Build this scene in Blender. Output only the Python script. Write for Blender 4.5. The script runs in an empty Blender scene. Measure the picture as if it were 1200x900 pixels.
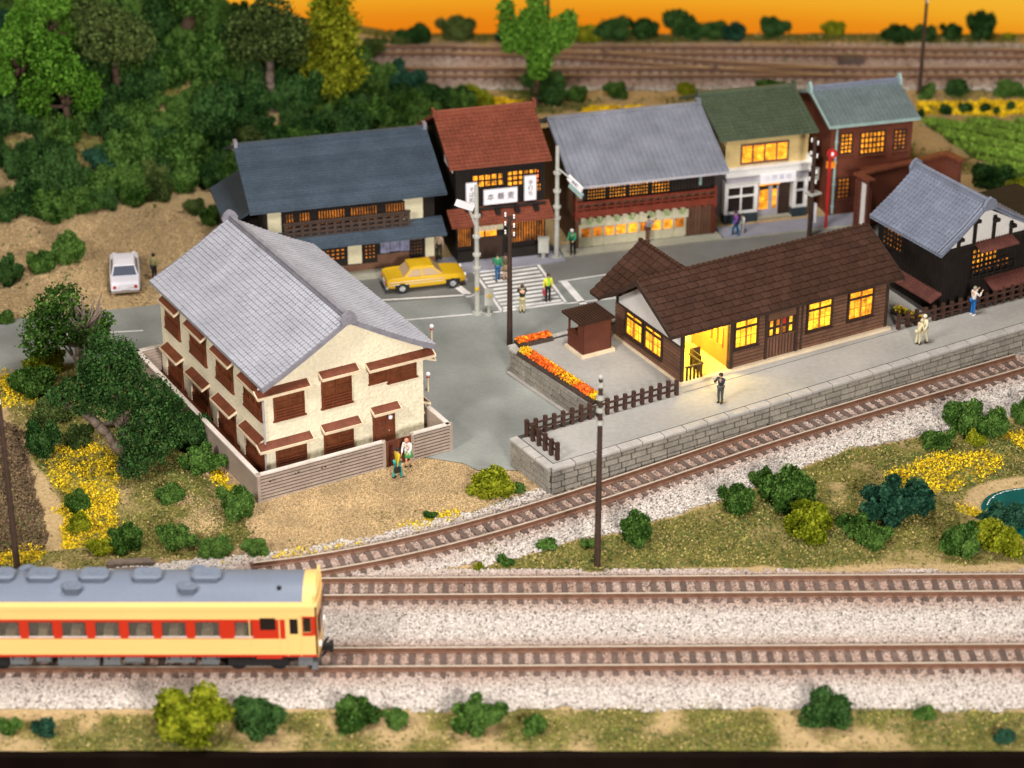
import bpy, math, random
import numpy as np
from mathutils import Vector, Matrix
random.seed(7); rng = np.random.default_rng(7)
C = bpy.context.scene.collection
SC = bpy.context.scene
R = math.radians
# ------------------------------------------------------------------ camera
cd = bpy.data.cameras.new('camera'); cam = bpy.data.objects.new('camera', cd); C.objects.link(cam)
cam.location = (0, 0, 58); cam.rotation_euler = (R(90-27.5), 0, 0)
cd.lens = 85.5; cd.sensor_width = 36; cd.clip_start = 1; cd.clip_end = 600
cd.dof.use_dof = True; cd.dof.focus_distance = 119.5; cd.dof.aperture_fstop = 0.118
SC.camera = cam
# ------------------------------------------------------------------ exposure
SC.view_settings.view_transform = 'Standard'; SC.view_settings.look = 'None'
SC.view_settings.exposure = 0.1; SC.view_settings.gamma = 1.0
# ------------------------------------------------------------------ room light (the layout stands indoors under lamps)
W = bpy.data.worlds.new('World'); SC.world = W; W.use_nodes = True
bg = W.node_tree.nodes['Background']; bg.inputs[0].default_value = (0.95, 0.93, 1.0, 1); bg.inputs[1].default_value = 0.08
def area(name, loc, target, size, power, color, size_y=None):
    l = bpy.data.lights.new(name, 'AREA'); l.shape = 'RECTANGLE'; l.size = size; l.size_y = size_y or size
    l.energy = power; l.color = color
    o = bpy.data.objects.new(name, l); C.objects.link(o); o.location = loc
    o.rotation_euler = (Vector(target)-Vector(loc)).to_track_quat('-Z', 'Y').to_euler(); return o
area('ceiling_lamp', (2, 100, 62), (0, 108, 0), 14, 30000, (1.0, .955, .90))
area('front_lamp', (-50, 44, 62), (0, 106, 0), 14, 54000, (1.0, .94, .87))
area('side_lamp', (28, 4, 44), (-2, 108, 0), 14, 108000, (1.0, .94, .87))

# ------------------------------------------------------------------ materials
MATS = {}
def ntree(name):
    m = bpy.data.materials.new(name); m.use_nodes = True; MATS[name] = m
    return m, m.node_tree, m.node_tree.nodes['Principled BSDF']
def N(t, ty, **kw):
    n = t.nodes.new(ty)
    for k, v in kw.items():
        if hasattr(n, k): setattr(n, k, v)
        else: n.inputs[k].default_value = v
    return n
def mat(name, col, rough=.65, nz=(1.5, .12), fine=(9, .08), bump=None, vary=0., emit=0., metal=0., spec=.35, island=0.):
    m, t, b = ntree(name)
    L = t.links
    geo = N(t, 'ShaderNodeNewGeometry')
    def noise(sc, det=4):
        n = N(t, 'ShaderNodeTexNoise'); n.inputs['Scale'].default_value = sc; n.inputs['Detail'].default_value = det
        L.new(geo.outputs['Position'], n.inputs['Vector']); return n
    def ramp(src, a):
        r = N(t, 'ShaderNodeMapRange'); L.new(src, r.inputs[0])
        r.inputs[1].default_value = .28; r.inputs[2].default_value = .72; r.inputs[3].default_value = 1-a; r.inputs[4].default_value = 1+a; return r.outputs[0]
    fac = None
    def mul(a, b_):
        if a is None: return b_
        n = N(t, 'ShaderNodeMath', operation='MULTIPLY'); L.new(a, n.inputs[0]); L.new(b_, n.inputs[1]); return n.outputs[0]
    for q in (nz, fine):
        if q and q[1]: fac = mul(fac, ramp(noise(q[0]).outputs[0], q[1]))
    if vary or island:
        if vary:
            oi = N(t, 'ShaderNodeObjectInfo'); src = oi.outputs['Random']
        else: src = geo.outputs['Random Per Island']
        r = N(t, 'ShaderNodeMapRange'); L.new(src, r.inputs[0]); a = vary or island
        r.inputs[3].default_value = 1-a; r.inputs[4].default_value = 1+a; fac = mul(fac, r.outputs[0])
    if fac is not None:
        vm = N(t, 'ShaderNodeVectorMath', operation='SCALE'); vm.inputs[0].default_value = col[:3]; L.new(fac, vm.inputs['Scale'])
        L.new(vm.outputs[0], b.inputs['Base Color'])
        if emit: L.new(vm.outputs[0], b.inputs['Emission Color'])
    else:
        b.inputs['Base Color'].default_value = (*col, 1); b.inputs['Emission Color'].default_value = (*col, 1)
    b.inputs['Roughness'].default_value = rough; b.inputs['Metallic'].default_value = metal
    b.inputs['Specular IOR Level'].default_value = spec
    if emit: b.inputs['Emission Strength'].default_value = emit
    if bump:
        n = noise(bump[0], 5); bp = N(t, 'ShaderNodeBump'); bp.inputs['Strength'].default_value = bump[1]; bp.inputs['Distance'].default_value = .06
        L.new(n.outputs[0], bp.inputs['Height']); L.new(bp.outputs[0], b.inputs['Normal'])
    return m
def foliage(name, c1, c2, tip):
    m, t, b = ntree(name); L = t.links
    geo = N(t, 'ShaderNodeNewGeometry'); oi = N(t, 'ShaderNodeObjectInfo')
    nz = N(t, 'ShaderNodeTexNoise'); nz.inputs['Scale'].default_value = 1.6; L.new(geo.outputs['Position'], nz.inputs['Vector'])
    ad = N(t, 'ShaderNodeMath', operation='MULTIPLY_ADD'); L.new(geo.outputs['Random Per Island'], ad.inputs[0]); ad.inputs[1].default_value = .55
    L.new(nz.outputs[0], ad.inputs[2])
    ad2 = N(t, 'ShaderNodeMath', operation='MULTIPLY_ADD'); L.new(oi.outputs['Random'], ad2.inputs[0]); ad2.inputs[1].default_value = .3; L.new(ad.outputs[0], ad2.inputs[2])
    cr = N(t, 'ShaderNodeValToRGB'); L.new(ad2.outputs[0], cr.inputs[0])
    e = cr.color_ramp.elements; e[0].position = .35; e[0].color = (*c1, 1); e[1].position = 1.0; e[1].color = (*c2, 1)
    e2 = cr.color_ramp.elements.new(1.0); e[-1].position = 1.0; e[1].position = .85; e[1].color = (*c2, 1); e[2].color = (*tip, 1)
    L.new(cr.outputs[0], b.inputs['Base Color']); b.inputs['Roughness'].default_value = .9; b.inputs['Specular IOR Level'].default_value = .0
    return m
M = dict(
 stucco=mat('cream_stucco', (.88,.80,.60), .85, (.8,.06), (7,.1), bump=(6,1.0)),
 cream=mat('cream_panel', (.72,.66,.46), .7, (2,.06), (8,.06)),
 creamtrim=mat('cream_trim', (.74,.6,.42), .6),
 siding=mat('grey_siding', (.36,.285,.235), .7, (1.2,.14), (8,.12)),
 cap=mat('pale_cap', (.62,.55,.5), .6),
 rust=mat('redbrown_shutter', (.17,.045,.018), .5, (2,.2), (12,.2)),
 awning=mat('brown_awning', (.16,.045,.022), .6, (2,.25), (10,.25)),
 tile_grey=mat('lavender_grey_tile', (.33,.335,.385), .45, (.6,.14), (6,.08), island=.03, spec=.25),
 tile_ridge=mat('grey_ridge_tile', (.22,.215,.25), .5, (2,.15)),
 slate=mat('blue_slate_roof', (.052,.072,.098), .5, (.8,.15), (6,.15), island=.10, spec=.15),
 redtile=mat('red_tile', (.20,.058,.034), .6, (1,.15), (8,.15), island=.08, spec=.15),
 metal_roof=mat('grey_metal_roof', (.215,.225,.27), .45, (.7,.2), (6,.12)),
 greentile=mat('green_tile', (.075,.10,.062), .6, (1,.12), (8,.15), island=.07),
 patina=mat('patina_tile', (.165,.21,.215), .5, (1,.14), (8,.14), island=.06),
 patinatrim=mat('patina_trim', (.3,.42,.4), .5),
 darktile=mat('dark_grey_tile', (.17,.19,.25), .42, (1,.12), (6,.12), island=.05),
 browntile=mat('brown_roof_tile', (.052,.025,.017), .6, (1,.15), (10,.2), vary=.16, spec=.12),
 brownwood=mat('dark_brown_wood', (.043,.022,.014), .7, (2,.2), (14,.25)),
 plank=mat('brown_clapboard', (.155,.075,.045), .65, (1.5,.2), (14,.25), island=.14),
 booth=mat('red_brown_board', (.115,.032,.018), .6, (1.5,.15), (14,.2)),
 blackwood=mat('black_wood', (.012,.008,.006), .7, (2,.3), (14,.35)),
 deepred=mat('dark_red_lacquer', (.16,.028,.014), .5, (2,.2), (10,.2)),
 white=mat('white_plaster', (.78,.76,.74), .6, (2,.04), (8,.04)),
 signwhite=mat('white_sign', (.86,.84,.88), .4, None, (8,.03)),
 greywhite=mat('grey_trim', (.42,.4,.44), .6),
 navy=mat('navy_base', (.035,.055,.07), .6),
 yellowwall=mat('ochre_wall', (.62,.46,.2), .75, (1.5,.1), (8,.08)),
 brickred=mat('brick_red', (.17,.045,.022), .75, (1,.15), (14,.25), vary=.12),
 brickmortar=mat('brick_wall', (.12,.035,.02), .8, (1,.2), (14,.3)),
 ink=mat('sign_ink', (.05,.035,.07), .6, None, None),
 bluegrey_ink=mat('pale_ink', (.45,.47,.62), .6, None, None),
 asphalt=mat('plaza_asphalt', (.25,.262,.245), .8, (.22,.28), (5,.07), bump=(14,.15)),
 asphalt2=mat('street_asphalt', (.17,.168,.155), .8, (.3,.22), (6,.08), bump=(14,.15)),
 sidewalk=mat('sidewalk_concrete', (.35,.34,.27), .85, (.5,.15), (6,.1)),
 paving=mat('blue_grey_paving', (.27,.27,.32), .8, (.5,.12), (6,.08)),
 paint=mat('road_paint', (.8,.78,.76), .6, (1.5,.08), (9,.1)),
 concrete=mat('platform_concrete', (.34,.325,.30), .8, (.25,.2), (4,.07), bump=(10,.1)),
 stone=mat('platform_stone', (.29,.265,.225), .8, (1.5,.16), (9,.2), bump=(8,.5), vary=.13),
 joint=mat('stone_joint', (.045,.04,.035), .9),
 capstone=mat('cap_stone', (.40,.375,.35), .75, (1.5,.12), (9,.1), bump=(8,.3), vary=.06),
 rail=mat('rusty_rail', (.165,.08,.05), .5, (3,.2), (14,.2)),
 railtop=mat('worn_rail_head', (.62,.52,.42), .35, (2,.1), None, metal=.25),
 sleeper=mat('brown_sleeper', (.125,.085,.07), .85, (2,.2), (12,.3), vary=.2),
 polebrown=mat('brown_pole', (.05,.028,.02), .6, (2,.2), (9,.2)),
 polegrey=mat('grey_pole', (.42,.42,.38), .5, (2,.1)),
 insul=mat('white_insulator', (.8,.78,.76), .25),
 fence=mat('brown_fence', (.06,.028,.02), .6, (3,.2), (14,.3)),
 bark=mat('tree_bark', (.085,.05,.033), .85, (3,.3), (14,.3), bump=(7,.8)),
 barkgrey=mat('grey_bark', (.16,.12,.095), .85, (3,.3), (14,.3), bump=(7,.8)),
 soil=mat('flowerbed_soil', (.045,.028,.02), .9, (3,.3), (14,.4)),
 board=mat('layout_edge_board', (.006,.003,.002), .7, (.6,.3), spec=.05),
 floor=mat('room_floor', (.02,.015,.012), .7),
 trainc=mat('train_cream', (.82,.53,.19), .32, (.3,.03), None),
 trainr=mat('train_red', (.50,.03,.012), .32, (.3,.04), None),
 trainroof=mat('train_roof_grey', (.16,.19,.25), .4, (.4,.07), (6,.04)),
 trainunder=mat('train_underframe', (.015,.015,.016), .6), traingrey=mat('train_box_grey', (.13,.14,.15), .5),
 ventshade=mat('train_roof_vent', (.10,.12,.16), .5), trainseat=mat('train_seat', (.6,.55,.5), .7),  # ventilator sides: roof grey with shade painted into the colour
 chrome=mat('chrome', (.75,.75,.78), .2, None, None, metal=.8),
 tyre=mat('tyre', (.015,.015,.016), .7, None, None),
 caryellow=mat('yellow_paint', (.60,.36,.012), .3, (1,.05), None), carwhite=mat('white_paint', (.80,.78,.86), .3, (1,.03), None),
 carglass=mat('car_glass', (.10,.115,.16), .15, None, None), carglassy=mat('car_glass_tan', (.42,.30,.18), .15, None, None),
 black=mat('black', (.01,.01,.012), .6, None, None), red=mat('red_lacquer', (.55,.02,.02), .4), orange=mat('orange_sign', (.8,.25,.02), .4),
 green=mat('green_cloth', (.03,.28,.12), .7), steel=mat('light_steel', (.55,.56,.55), .4),
 noren=mat('blue_grey_noren', (.24,.25,.38), .8, (3,.35), (8,.2)), norenw=mat('cream_noren', (.7,.66,.48), .8, (2,.08), (6,.08)),
 norengr=mat('green_motif', (.35,.46,.2), .8),
 inside=mat('lit_room_wall', (.95,.86,.25), .8, (1,.05), None), insidewood=mat('lit_room_wood', (.50,.17,.04), .6),
 water=mat('pond_water', (.004,.085,.075), .12, (.4,.25), None, bump=(1.2,.25)), foam=mat('pond_foam', (.8,.85,.85), .6),
 glow=mat('lit_window', (1.0,.36,.02), .5, (2.6,.8), (8,.4), emit=.72), glow2=mat('lit_window_bright', (1.0,.50,.025), .5, (1.8,.6), (6,.45), emit=.9),
 glowdim=mat('lit_window_dim', (.5,.15,.012), .5, (1.8,.9), (6,.3), emit=.55), darkpane=mat('dark_pane', (.02,.014,.012), .15),
 shutterpane=mat('brown_pane', (.16,.05,.02), .2, (2.5,.35), None),
)
FOL = dict(
 G=foliage('green_foam', (.006,.018,.004), (.034,.085,.014), (.10,.19,.04)),
 D=foliage('dark_green_foam', (.004,.013,.004), (.017,.05,.012), (.055,.12,.032)),
 B=foliage('blue_green_foam', (.004,.017,.011), (.013,.048,.028), (.035,.10,.058)),
 Y=foliage('yellow_green_foam', (.03,.045,.003), (.135,.165,.008), (.28,.30,.022)),
 O=foliage('olive_foam', (.012,.022,.006), (.042,.068,.018), (.10,.14,.04)),
 L=foliage('bright_green_foam', (.016,.05,.006), (.06,.165,.014), (.13,.28,.035)))
# ------------------------------------------------------------------ scene bookkeeping
def tag(o, label=None, cat=None, group=None, kind=None):
    if label: o['label'] = label
    if cat: o['category'] = cat
    if group: o['group'] = group
    if kind: o['kind'] = kind
    return o
def thing(name, label, cat, loc=(0,0,0), rz=0., group=None):
    o = bpy.data.objects.new(name, None); C.objects.link(o); o.location = loc; o.rotation_euler = (0,0,rz); o.empty_display_size = .3
    return tag(o, label, cat, group)
def link(name, me, parent=None, loc=(0,0,0), rot=(0,0,0), scale=(1,1,1), mt=None):
    o = bpy.data.objects.new(name, me); C.objects.link(o)
    if parent: o.parent = parent
    o.location = loc; o.rotation_euler = rot; o.scale = scale
    if mt is not None:
        o.material_slots[0].link = 'OBJECT'; o.material_slots[0].material = mt
    return o
def face_tf(x0, y0, a):
    """wall plane starting at x0,y0; u runs along the wall, d is outward, z up"""
    ca, sa = math.cos(R(a)), math.sin(R(a))
    return lambda u, d, z: (x0+u*ca+d*sa, y0+u*sa-d*ca, z)
class MB:
    def __init__(s, tf=None): s.v=[]; s.f=[]; s.m=[]; s.tf=tf
    def add(s, vs, fs, mi=0):
        b=len(s.v)
        s.v += [s.tf(*p) for p in vs] if s.tf else [tuple(p) for p in vs]
        s.f += [tuple(b+i for i in f) for f in fs]; s.m += [mi]*len(fs); return s
    def box(s, x0,x1,y0,y1,z0,z1, mi=0):
        return s.add([(x0,y0,z0),(x1,y0,z0),(x1,y1,z0),(x0,y1,z0),(x0,y0,z1),(x1,y0,z1),(x1,y1,z1),(x0,y1,z1)],
            [(0,3,2,1),(4,5,6,7),(0,1,5,4),(1,2,6,5),(2,3,7,6),(3,0,4,7)], mi)
    def poly(s, pts, mi=0): return s.add(pts, [tuple(range(len(pts)))], mi)
    def prism(s, pts, z0, z1, mi=0):
        n=len(pts)
        return s.add([(x,y,z0) for x,y in pts]+[(x,y,z1) for x,y in pts],
            [tuple(reversed(range(n))), tuple(range(n,2*n))]+[(i,(i+1)%n,n+(i+1)%n,n+i) for i in range(n)], mi)
    def extr(s, pts, a0, a1, axis='x', mi=0):
        """profile pts extruded along x (pts are (y,z)) or y (pts are (x,z))"""
        n=len(pts); f=(lambda t,p:(t,p[0],p[1])) if axis=='x' else (lambda t,p:(p[0],t,p[1]))
        return s.add([f(a0,p) for p in pts]+[f(a1,p) for p in pts],
            [tuple(range(n)), tuple(reversed(range(n,2*n)))]+[(i,n+i,n+(i+1)%n,(i+1)%n) for i in range(n)], mi)
    def cyl(s, p0, p1, r0, r1=None, n=8, mi=0):
        r1 = r0 if r1 is None else r1
        p0,p1=Vector(p0),Vector(p1); d=(p1-p0).normalized(); a=d.orthogonal().normalized(); b=d.cross(a)
        ring=[(math.cos(2*math.pi*i/n), math.sin(2*math.pi*i/n)) for i in range(n)]
        vs=[tuple(p0+(a*c_+b*s_)*r0) for c_,s_ in ring]+[tuple(p1+(a*c_+b*s_)*r1) for c_,s_ in ring]
        return s.add(vs, [tuple(reversed(range(n))), tuple(range(n,2*n))]+[(i,(i+1)%n,n+(i+1)%n,n+i) for i in range(n)], mi)
    def ball(s, c, r, n=8, k=5, mi=0):
        r = (r,r,r) if not hasattr(r,'__len__') else r
        vs=[(c[0],c[1],c[2]+r[2])]; fs=[]
        for j in range(1,k):
            th=math.pi*j/k
            for i in range(n):
                ph=2*math.pi*i/n; vs.append((c[0]+r[0]*math.sin(th)*math.cos(ph), c[1]+r[1]*math.sin(th)*math.sin(ph), c[2]+r[2]*math.cos(th)))
        vs.append((c[0],c[1],c[2]-r[2])); last=len(vs)-1
        for i in range(n): fs.append((0,1+i,1+(i+1)%n)); fs.append((last,last-n+(i+1)%n,last-n+i))
        for j in range(k-2):
            for i in range(n): a=1+j*n+i; b=1+j*n+(i+1)%n; fs.append((a,a+n,b+n,b))
        return s.add(vs,fs,mi)
    def mesh(s, name, mats, smooth=False):
        me=bpy.data.meshes.new(name); me.from_pydata(s.v,[],s.f)
        for m in (mats if isinstance(mats,(list,tuple)) else [mats]): me.materials.append(m)
        me.polygons.foreach_set('material_index', s.m)
        if smooth: me.polygons.foreach_set('use_smooth',[True]*len(s.f))
        me.update(); return me
    def each(s, name, mats, parent=None):
        """one object for every primitive collected, all with the same name"""
        used=0; outs=[]; par=list(range(len(s.v)))
        def fd(i):
            while par[i]!=i: par[i]=par[par[i]]; i=par[i]
            return i
        for f in s.f:
            for j in f[1:]: par[fd(j)]=fd(f[0])
        gr={}
        for f,m_ in zip(s.f,s.m): gr.setdefault(fd(f[0]),[]).append((f,m_))
        for fs in gr.values():
            ids=sorted({i for f,_ in fs for i in f}); mp={i:k for k,i in enumerate(ids)}
            b=MB(); b.v=[s.v[i] for i in ids]; b.f=[tuple(mp[i] for i in f) for f,_ in fs]; b.m=[m_ for _,m_ in fs]; outs.append(b.build(name,mats,parent))
        return outs
    def build(s, name, mats, parent=None, smooth=False, kind=None, **kw):
        o=link(name, s.mesh(name,mats,smooth), parent, **kw)
        if kind: o['kind']=kind
        return o
def np_mesh(name, V, F, mt, smooth=False, k=4, mats=None, mi=None):
    me=bpy.data.meshes.new(name); V=np.asarray(V,dtype=np.float32); F=np.asarray(F,dtype=np.int32)
    me.vertices.add(len(V)); me.vertices.foreach_set('co', V.ravel())
    me.loops.add(F.size); me.loops.foreach_set('vertex_index', F.ravel())
    me.polygons.add(len(F)); me.polygons.foreach_set('loop_start', np.arange(0,F.size,k,dtype=np.int32)); me.polygons.foreach_set('loop_total', np.full(len(F),k,dtype=np.int32))
    for m in (mats or [mt]): me.materials.append(m)
    if mi is not None: me.polygons.foreach_set('material_index', np.asarray(mi,dtype=np.int32))
    me.polygons.foreach_set('use_smooth', np.full(len(F), smooth))
    me.update(calc_edges=True); return me
# one roof-tile field: P0 eave corner, eu along the eave, es up the slope
def tile_field(mb, P0, eu, es, L, S, tw, tl, thick=.05, roll=0., gap=.02, clip=None, mi=0):
    P0,eu,es=Vector(P0),Vector(eu).normalized(),Vector(es).normalized(); n=eu.cross(es)
    if n.z<0: n=-n
    nu=max(1,round(L/tw)); ns=max(1,round(S/tl)); tw=L/nu; tl=S/ns
    for j in range(ns):
        off = 0
        for i in range(nu):
            u0=i*tw+gap*.5; u1=(i+1)*tw-gap*.5; s0=j*tl; s1=(j+1)*tl
            if clip and not clip((u0+u1)/2,(s0+s1)/2): continue
            h=thick*(1+random.uniform(-.15,.15)); h2=.012
            g=lambda u,s_,z: tuple(P0+eu*u+es*s_+n*z)
            w=(u1-u0)
            if roll:
                us=[u0, u0+w*.55, u0+w*.66, u0+w*.83, u1]; hs=[0,0,roll,roll*.95,0]
                vs=[g(u,s0,h+q) for u,q in zip(us,hs)]+[g(u,s1,h2+q*.8) for u,q in zip(us,hs)]+[g(u0,s0,-.02),g(u1,s0,-.02)]
                mb.add(vs, [(k,k+1,k+6,k+5) for k in range(4)]+[(10,11,4,3,2,1,0)], mi)
            else:
                vs=[g(u0,s0,h),g(u1,s0,h),g(u1,s1,h2),g(u0,s1,h2),g(u0,s0,-.02),g(u1,s0,-.02),g(u0,s1,-.02),g(u1,s1,-.02)]
                mb.add(vs, [(0,1,2,3),(4,5,1,0),(4,0,3,6),(1,5,7,2)], mi)
    return mb
# ------------------------------------------------------------------ text as flat lettering
def text_mesh(s, size, mt, name='lettering', vertical=False):
    cu=bpy.data.curves.new(name,'FONT'); cu.body='\n'.join(s) if vertical else s; cu.size=size; cu.extrude=.004; cu.align_x='CENTER'; cu.align_y='CENTER'
    o=bpy.data.objects.new(name,cu); C.objects.link(o); dg=bpy.context.evaluated_depsgraph_get(); dg.update()
    me=bpy.data.meshes.new_from_object(o.evaluated_get(dg)); bpy.data.objects.remove(o); bpy.data.curves.remove(cu)
    me.materials.clear(); me.materials.append(mt); me.name=name; return me
def letters(s, size, mt, parent, loc, rot=(R(90),0,0), vertical=False):
    return link('lettering', text_mesh(s,size,mt,vertical=vertical), parent, loc, rot)
# ------------------------------------------------------------------ windows
def window(parent, tf, u0,u1,z0,z1, cols,rows, fm, pm, name='window', fr=.07, bar=.035, d=.05, trans=0, sill=True):
    """frame standing proud of the wall, muntins, and a pane set back inside it"""
    b=MB(tf)
    b.box(u0,u1,0,d,z0,z0+fr).box(u0,u1,0,d,z1-fr,z1).box(u0,u0+fr,0,d-.002,z0+fr,z1-fr).box(u1-fr,u1,0,d-.002,z0+fr,z1-fr)
    for i in range(1,cols):
        x=u0+fr+(u1-u0-2*fr)*i/cols; b.box(x-bar/2,x+bar/2,.004,d-.012,z0+fr,z1-fr)
    for j in range(1,rows):
        z=z0+fr+(z1-z0-2*fr)*j/rows; b.box(u0+fr,u1-fr,.004,d-.016,z-bar/2,z+bar/2)
    if trans: b.box(u0+fr,u1-fr,.004,d-.004,trans-.05,trans+.05)
    if sill: b.box(u0-.06,u1+.06,0,d+.06,z0-.07,z0-.002)
    o=b.build(name, fm, parent)
    MB(tf).box(u0+fr*.5,u1-fr*.5,.001,.012,z0+fr*.5,z1-fr*.5).build('pane', pm, o)
    return o
# ================================================================== terrain
YF=[(-40,130),(-32,131),(-22,133),(-18,136),(-12,137.5),(-8,141),(-3,149),(0,158),(4,175)]
def sms(t): t=np.clip(t,0,1); return t*t*(3-2*t)
def vnoise(x,y,sc,seed=0):
    """smooth value noise in 2-D"""
    x=np.asarray(x)*sc+seed*17.3+500; y=np.asarray(y)*sc+seed*9.1+500
    xi=np.floor(x).astype(int); yi=np.floor(y).astype(int); fx=x-xi; fy=y-yi; fx=fx*fx*(3-2*fx); fy=fy*fy*(3-2*fy)
    def h(a,b): 
        n=(a*374761393+b*668265263+seed*1442695)&0x7fffffff; n=((n^(n>>13))*1274126177)&0x7fffffff; return ((n^(n>>16))&0xffff)/65535.
    return (h(xi,yi)*(1-fx)+h(xi+1,yi)*fx)*(1-fy)+(h(xi,yi+1)*(1-fx)+h(xi+1,yi+1)*fx)*fy
def fbm(x,y,sc,seed=0,o=3):
    t=0; a=1; s=0
    for k in range(o): t=t+a*vnoise(x,y,sc*2**k,seed+k); s+=a; a*=.55
    return t/s
def hill(x,y):
    yf=np.interp(x,[p[0] for p in YF],[p[1] for p in YF])
    return 6.2*sms((y-yf)/16)*sms((-5-x)/14)*(1-.75*sms((y-150.5)/9))
def inpoly(x,y,P):
    x=np.asarray(x,float); y=np.asarray(y,float); r=np.zeros(x.shape,bool); n=len(P)
    for i in range(n):
        (x0,y0),(x1,y1)=P[i],P[(i+1)%n]
        if y0==y1: continue
        r^=((y0>y)!=(y1>y))&(x<(x1-x0)*(y-y0)/(y1-y0)+x0)
    return r
def pdist(x,y,P,closed=True):
    d=np.full(np.shape(x),1e9); n=len(P)
    for i in range(n if closed else n-1):
        (x0,y0),(x1,y1)=P[i],P[(i+1)%n]; dx,dy=x1-x0,y1-y0; t=np.clip(((x-x0)*dx+(y-y0)*dy)/(dx*dx+dy*dy),0,1)
        d=np.minimum(d,np.hypot(x-x0-t*dx,y-y0-t*dy))
    return d
def soft(x,y,P,w,nseed=0,na=0.,nsc=.8):
    """1 inside polygon, fading over w metres, ragged by noise"""
    d=pdist(x,y,P); d=np.where(inpoly(x,y,P),d,-d)+na*(fbm(x,y,nsc,nseed)-.5)*2
    return sms(d/w+.5)
ASPH=[(-34,111.5),(-26.6,112.2),(-24.2,113.6),(-19.6,114.5),(-12,107),(-4,103.6),(-2.4,103.1),(-1.65,102.4),(0.5,102.4),(6,106),(26,118),(36,124),(36,134.6),(26,134.4),(18.6,132.8),(12,131),(4,128.5),(-3,126.9),(-10.1,125.0),(-12.5,123.2),(-20.2,120.7),(-25.6,119.4),(-34,117.6)]
BR=[(-22,90.6),(-16,91.5),(-11.46,92.62),(-8.63,93.3),(-4.66,94.77),(-0.4,96.95),(3.87,99.55),(8.25,102.43),(12.67,105.35),(19.55,109.4),(26.8,113.5),(34,117.6)]   # branch line centre
TRI=[(-1.6,93.35),(0.9,94.7),(5.6,97.0),(10.1,99.7),(16.9,104.6),(25.7,107.8),(36,112),(36,93.75),(23.1,93.75),(14,93.5),(7.7,93.3),(4,93.1)]
FRONT=[(-40,78),(40,78),(40,82.5),(21,82.45),(8,82.75),(0,82.75),(-10,82.2),(-20,81.9),(-40,81.9)]
POND=[(26.6+4.7*math.cos(a)*(1+.06*math.sin(3*a)),98.4+3.4*math.sin(a)*(1+.07*math.cos(5*a))) for a in np.linspace(0,2*math.pi,40,endpoint=False)]
GARD=[(-36,92.9),(-17,93.3),(-13,94.4),(-12,96.5),(-13.2,99.5),(-16.5,106),(-19.4,111.4),(-21.5,114),(-24.2,113.4),(-27,112),(-36,111.2)]
FIELD=[(-30,107.6),(-25.6,107.3),(-24.4,106.3),(-21.4,96),(-21.6,94.8),(-30,94.6)]
PATH=[(-26.6,109.4),(-24.9,105.5),(-22.0,99.5),(-20.7,95.6)]
YEL=[[(-27.5,113.2),(-25.2,112.2),(-24.2,109.6),(-26.0,108.7),(-26.8,110.6)],
     [(-22.6,104.2),(-20.6,105.3),(-19.2,103.6),(-18.7,98.4),(-18.2,95.2),(-20.6,95.2),(-21.3,100.3),(-22.5,102.4)],
     [(-24.4,94.6),(-21.2,94.9),(-21.2,94.0),(-24.4,93.9)],
     [(17.2,101.0),(18.9,102.6),(20.9,104.1),(24.2,104.2),(23.3,102.2),(20.9,100.4),(19.4,100.2)],
     [(24.4,105.9),(27.5,107.2),(29,105.6),(25.3,104.3)],
     [(-13.6,93.9),(-11,94.3),(-7.0,95.6),(-7.4,94.95),(-10.6,93.8)],
     [(-5.2,97.1),(-2.4,98.5),(-2.2,97.9),(-4.4,96.8)],[(20.9,99.3),(22.4,98.5),(22.0,98.1),(20.5,98.7)],
     [(26.9,151.7),(36,151.9),(36,149.6),(26.9,149.6)],[(-3.2,152.4),(0.6,152.2),(0.2,151),(-3.4,151)],[(4.6,150.6),(8.6,150.8),(8.4,149.2),(4.6,149.2)],[(-12.5,99.4),(-15.7,105.1),(-16.05,104.9),(-12.9,99.2)]]
CROP=[(26.7,148.3),(38,148.4),(38,136.9),(31.6,138.7),(29.0,142.2)]
XS=np.arange(-42,42.01,.25); YS=np.arange(79.6,165.7,.25)
GX,GY=np.meshgrid(XS,YS); 
asph=pdist(GX,GY,ASPH); asph=np.where(inpoly(GX,GY,ASPH),asph,-asph)
dbr=pdist(GX,GY,BR,False)
def tracks_mask(x,y):
    a=sms((y-82.3+.7*(fbm(x,y,.9,3)-.5))/.35)*sms((93.25+.6*(fbm(x,y,.9,4)-.5)-y)/.35)
    b=sms((2.15+.6*(fbm(x,y,.9,5)-.5)-pdist(x,y,BR,False))/.35)
    tr=(x>-1.5)&(x<40)&(y>92)&(y<112)&(pdist(x,y,BR,False)<6.5)&(y<np.interp(x,[p[0] for p in BR],[p[1] for p in BR]))
    c=tr*(1-soft(x,y,TRI,.4,6,.35))
    d=sms((y-153.9+.8*(fbm(x,y,.6,7)-.5))/.5)*sms((163.4+.5*(fbm(x,y,.6,8)-.5)-y)/.5)*sms((x+11.5)/1.5)
    m=np.maximum(np.maximum(a,b),np.maximum(c,d))
    return m*(1-soft(x,y,TRI,.3,6,.3))
ball=tracks_mask(GX,GY)*(asph<.1)
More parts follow.
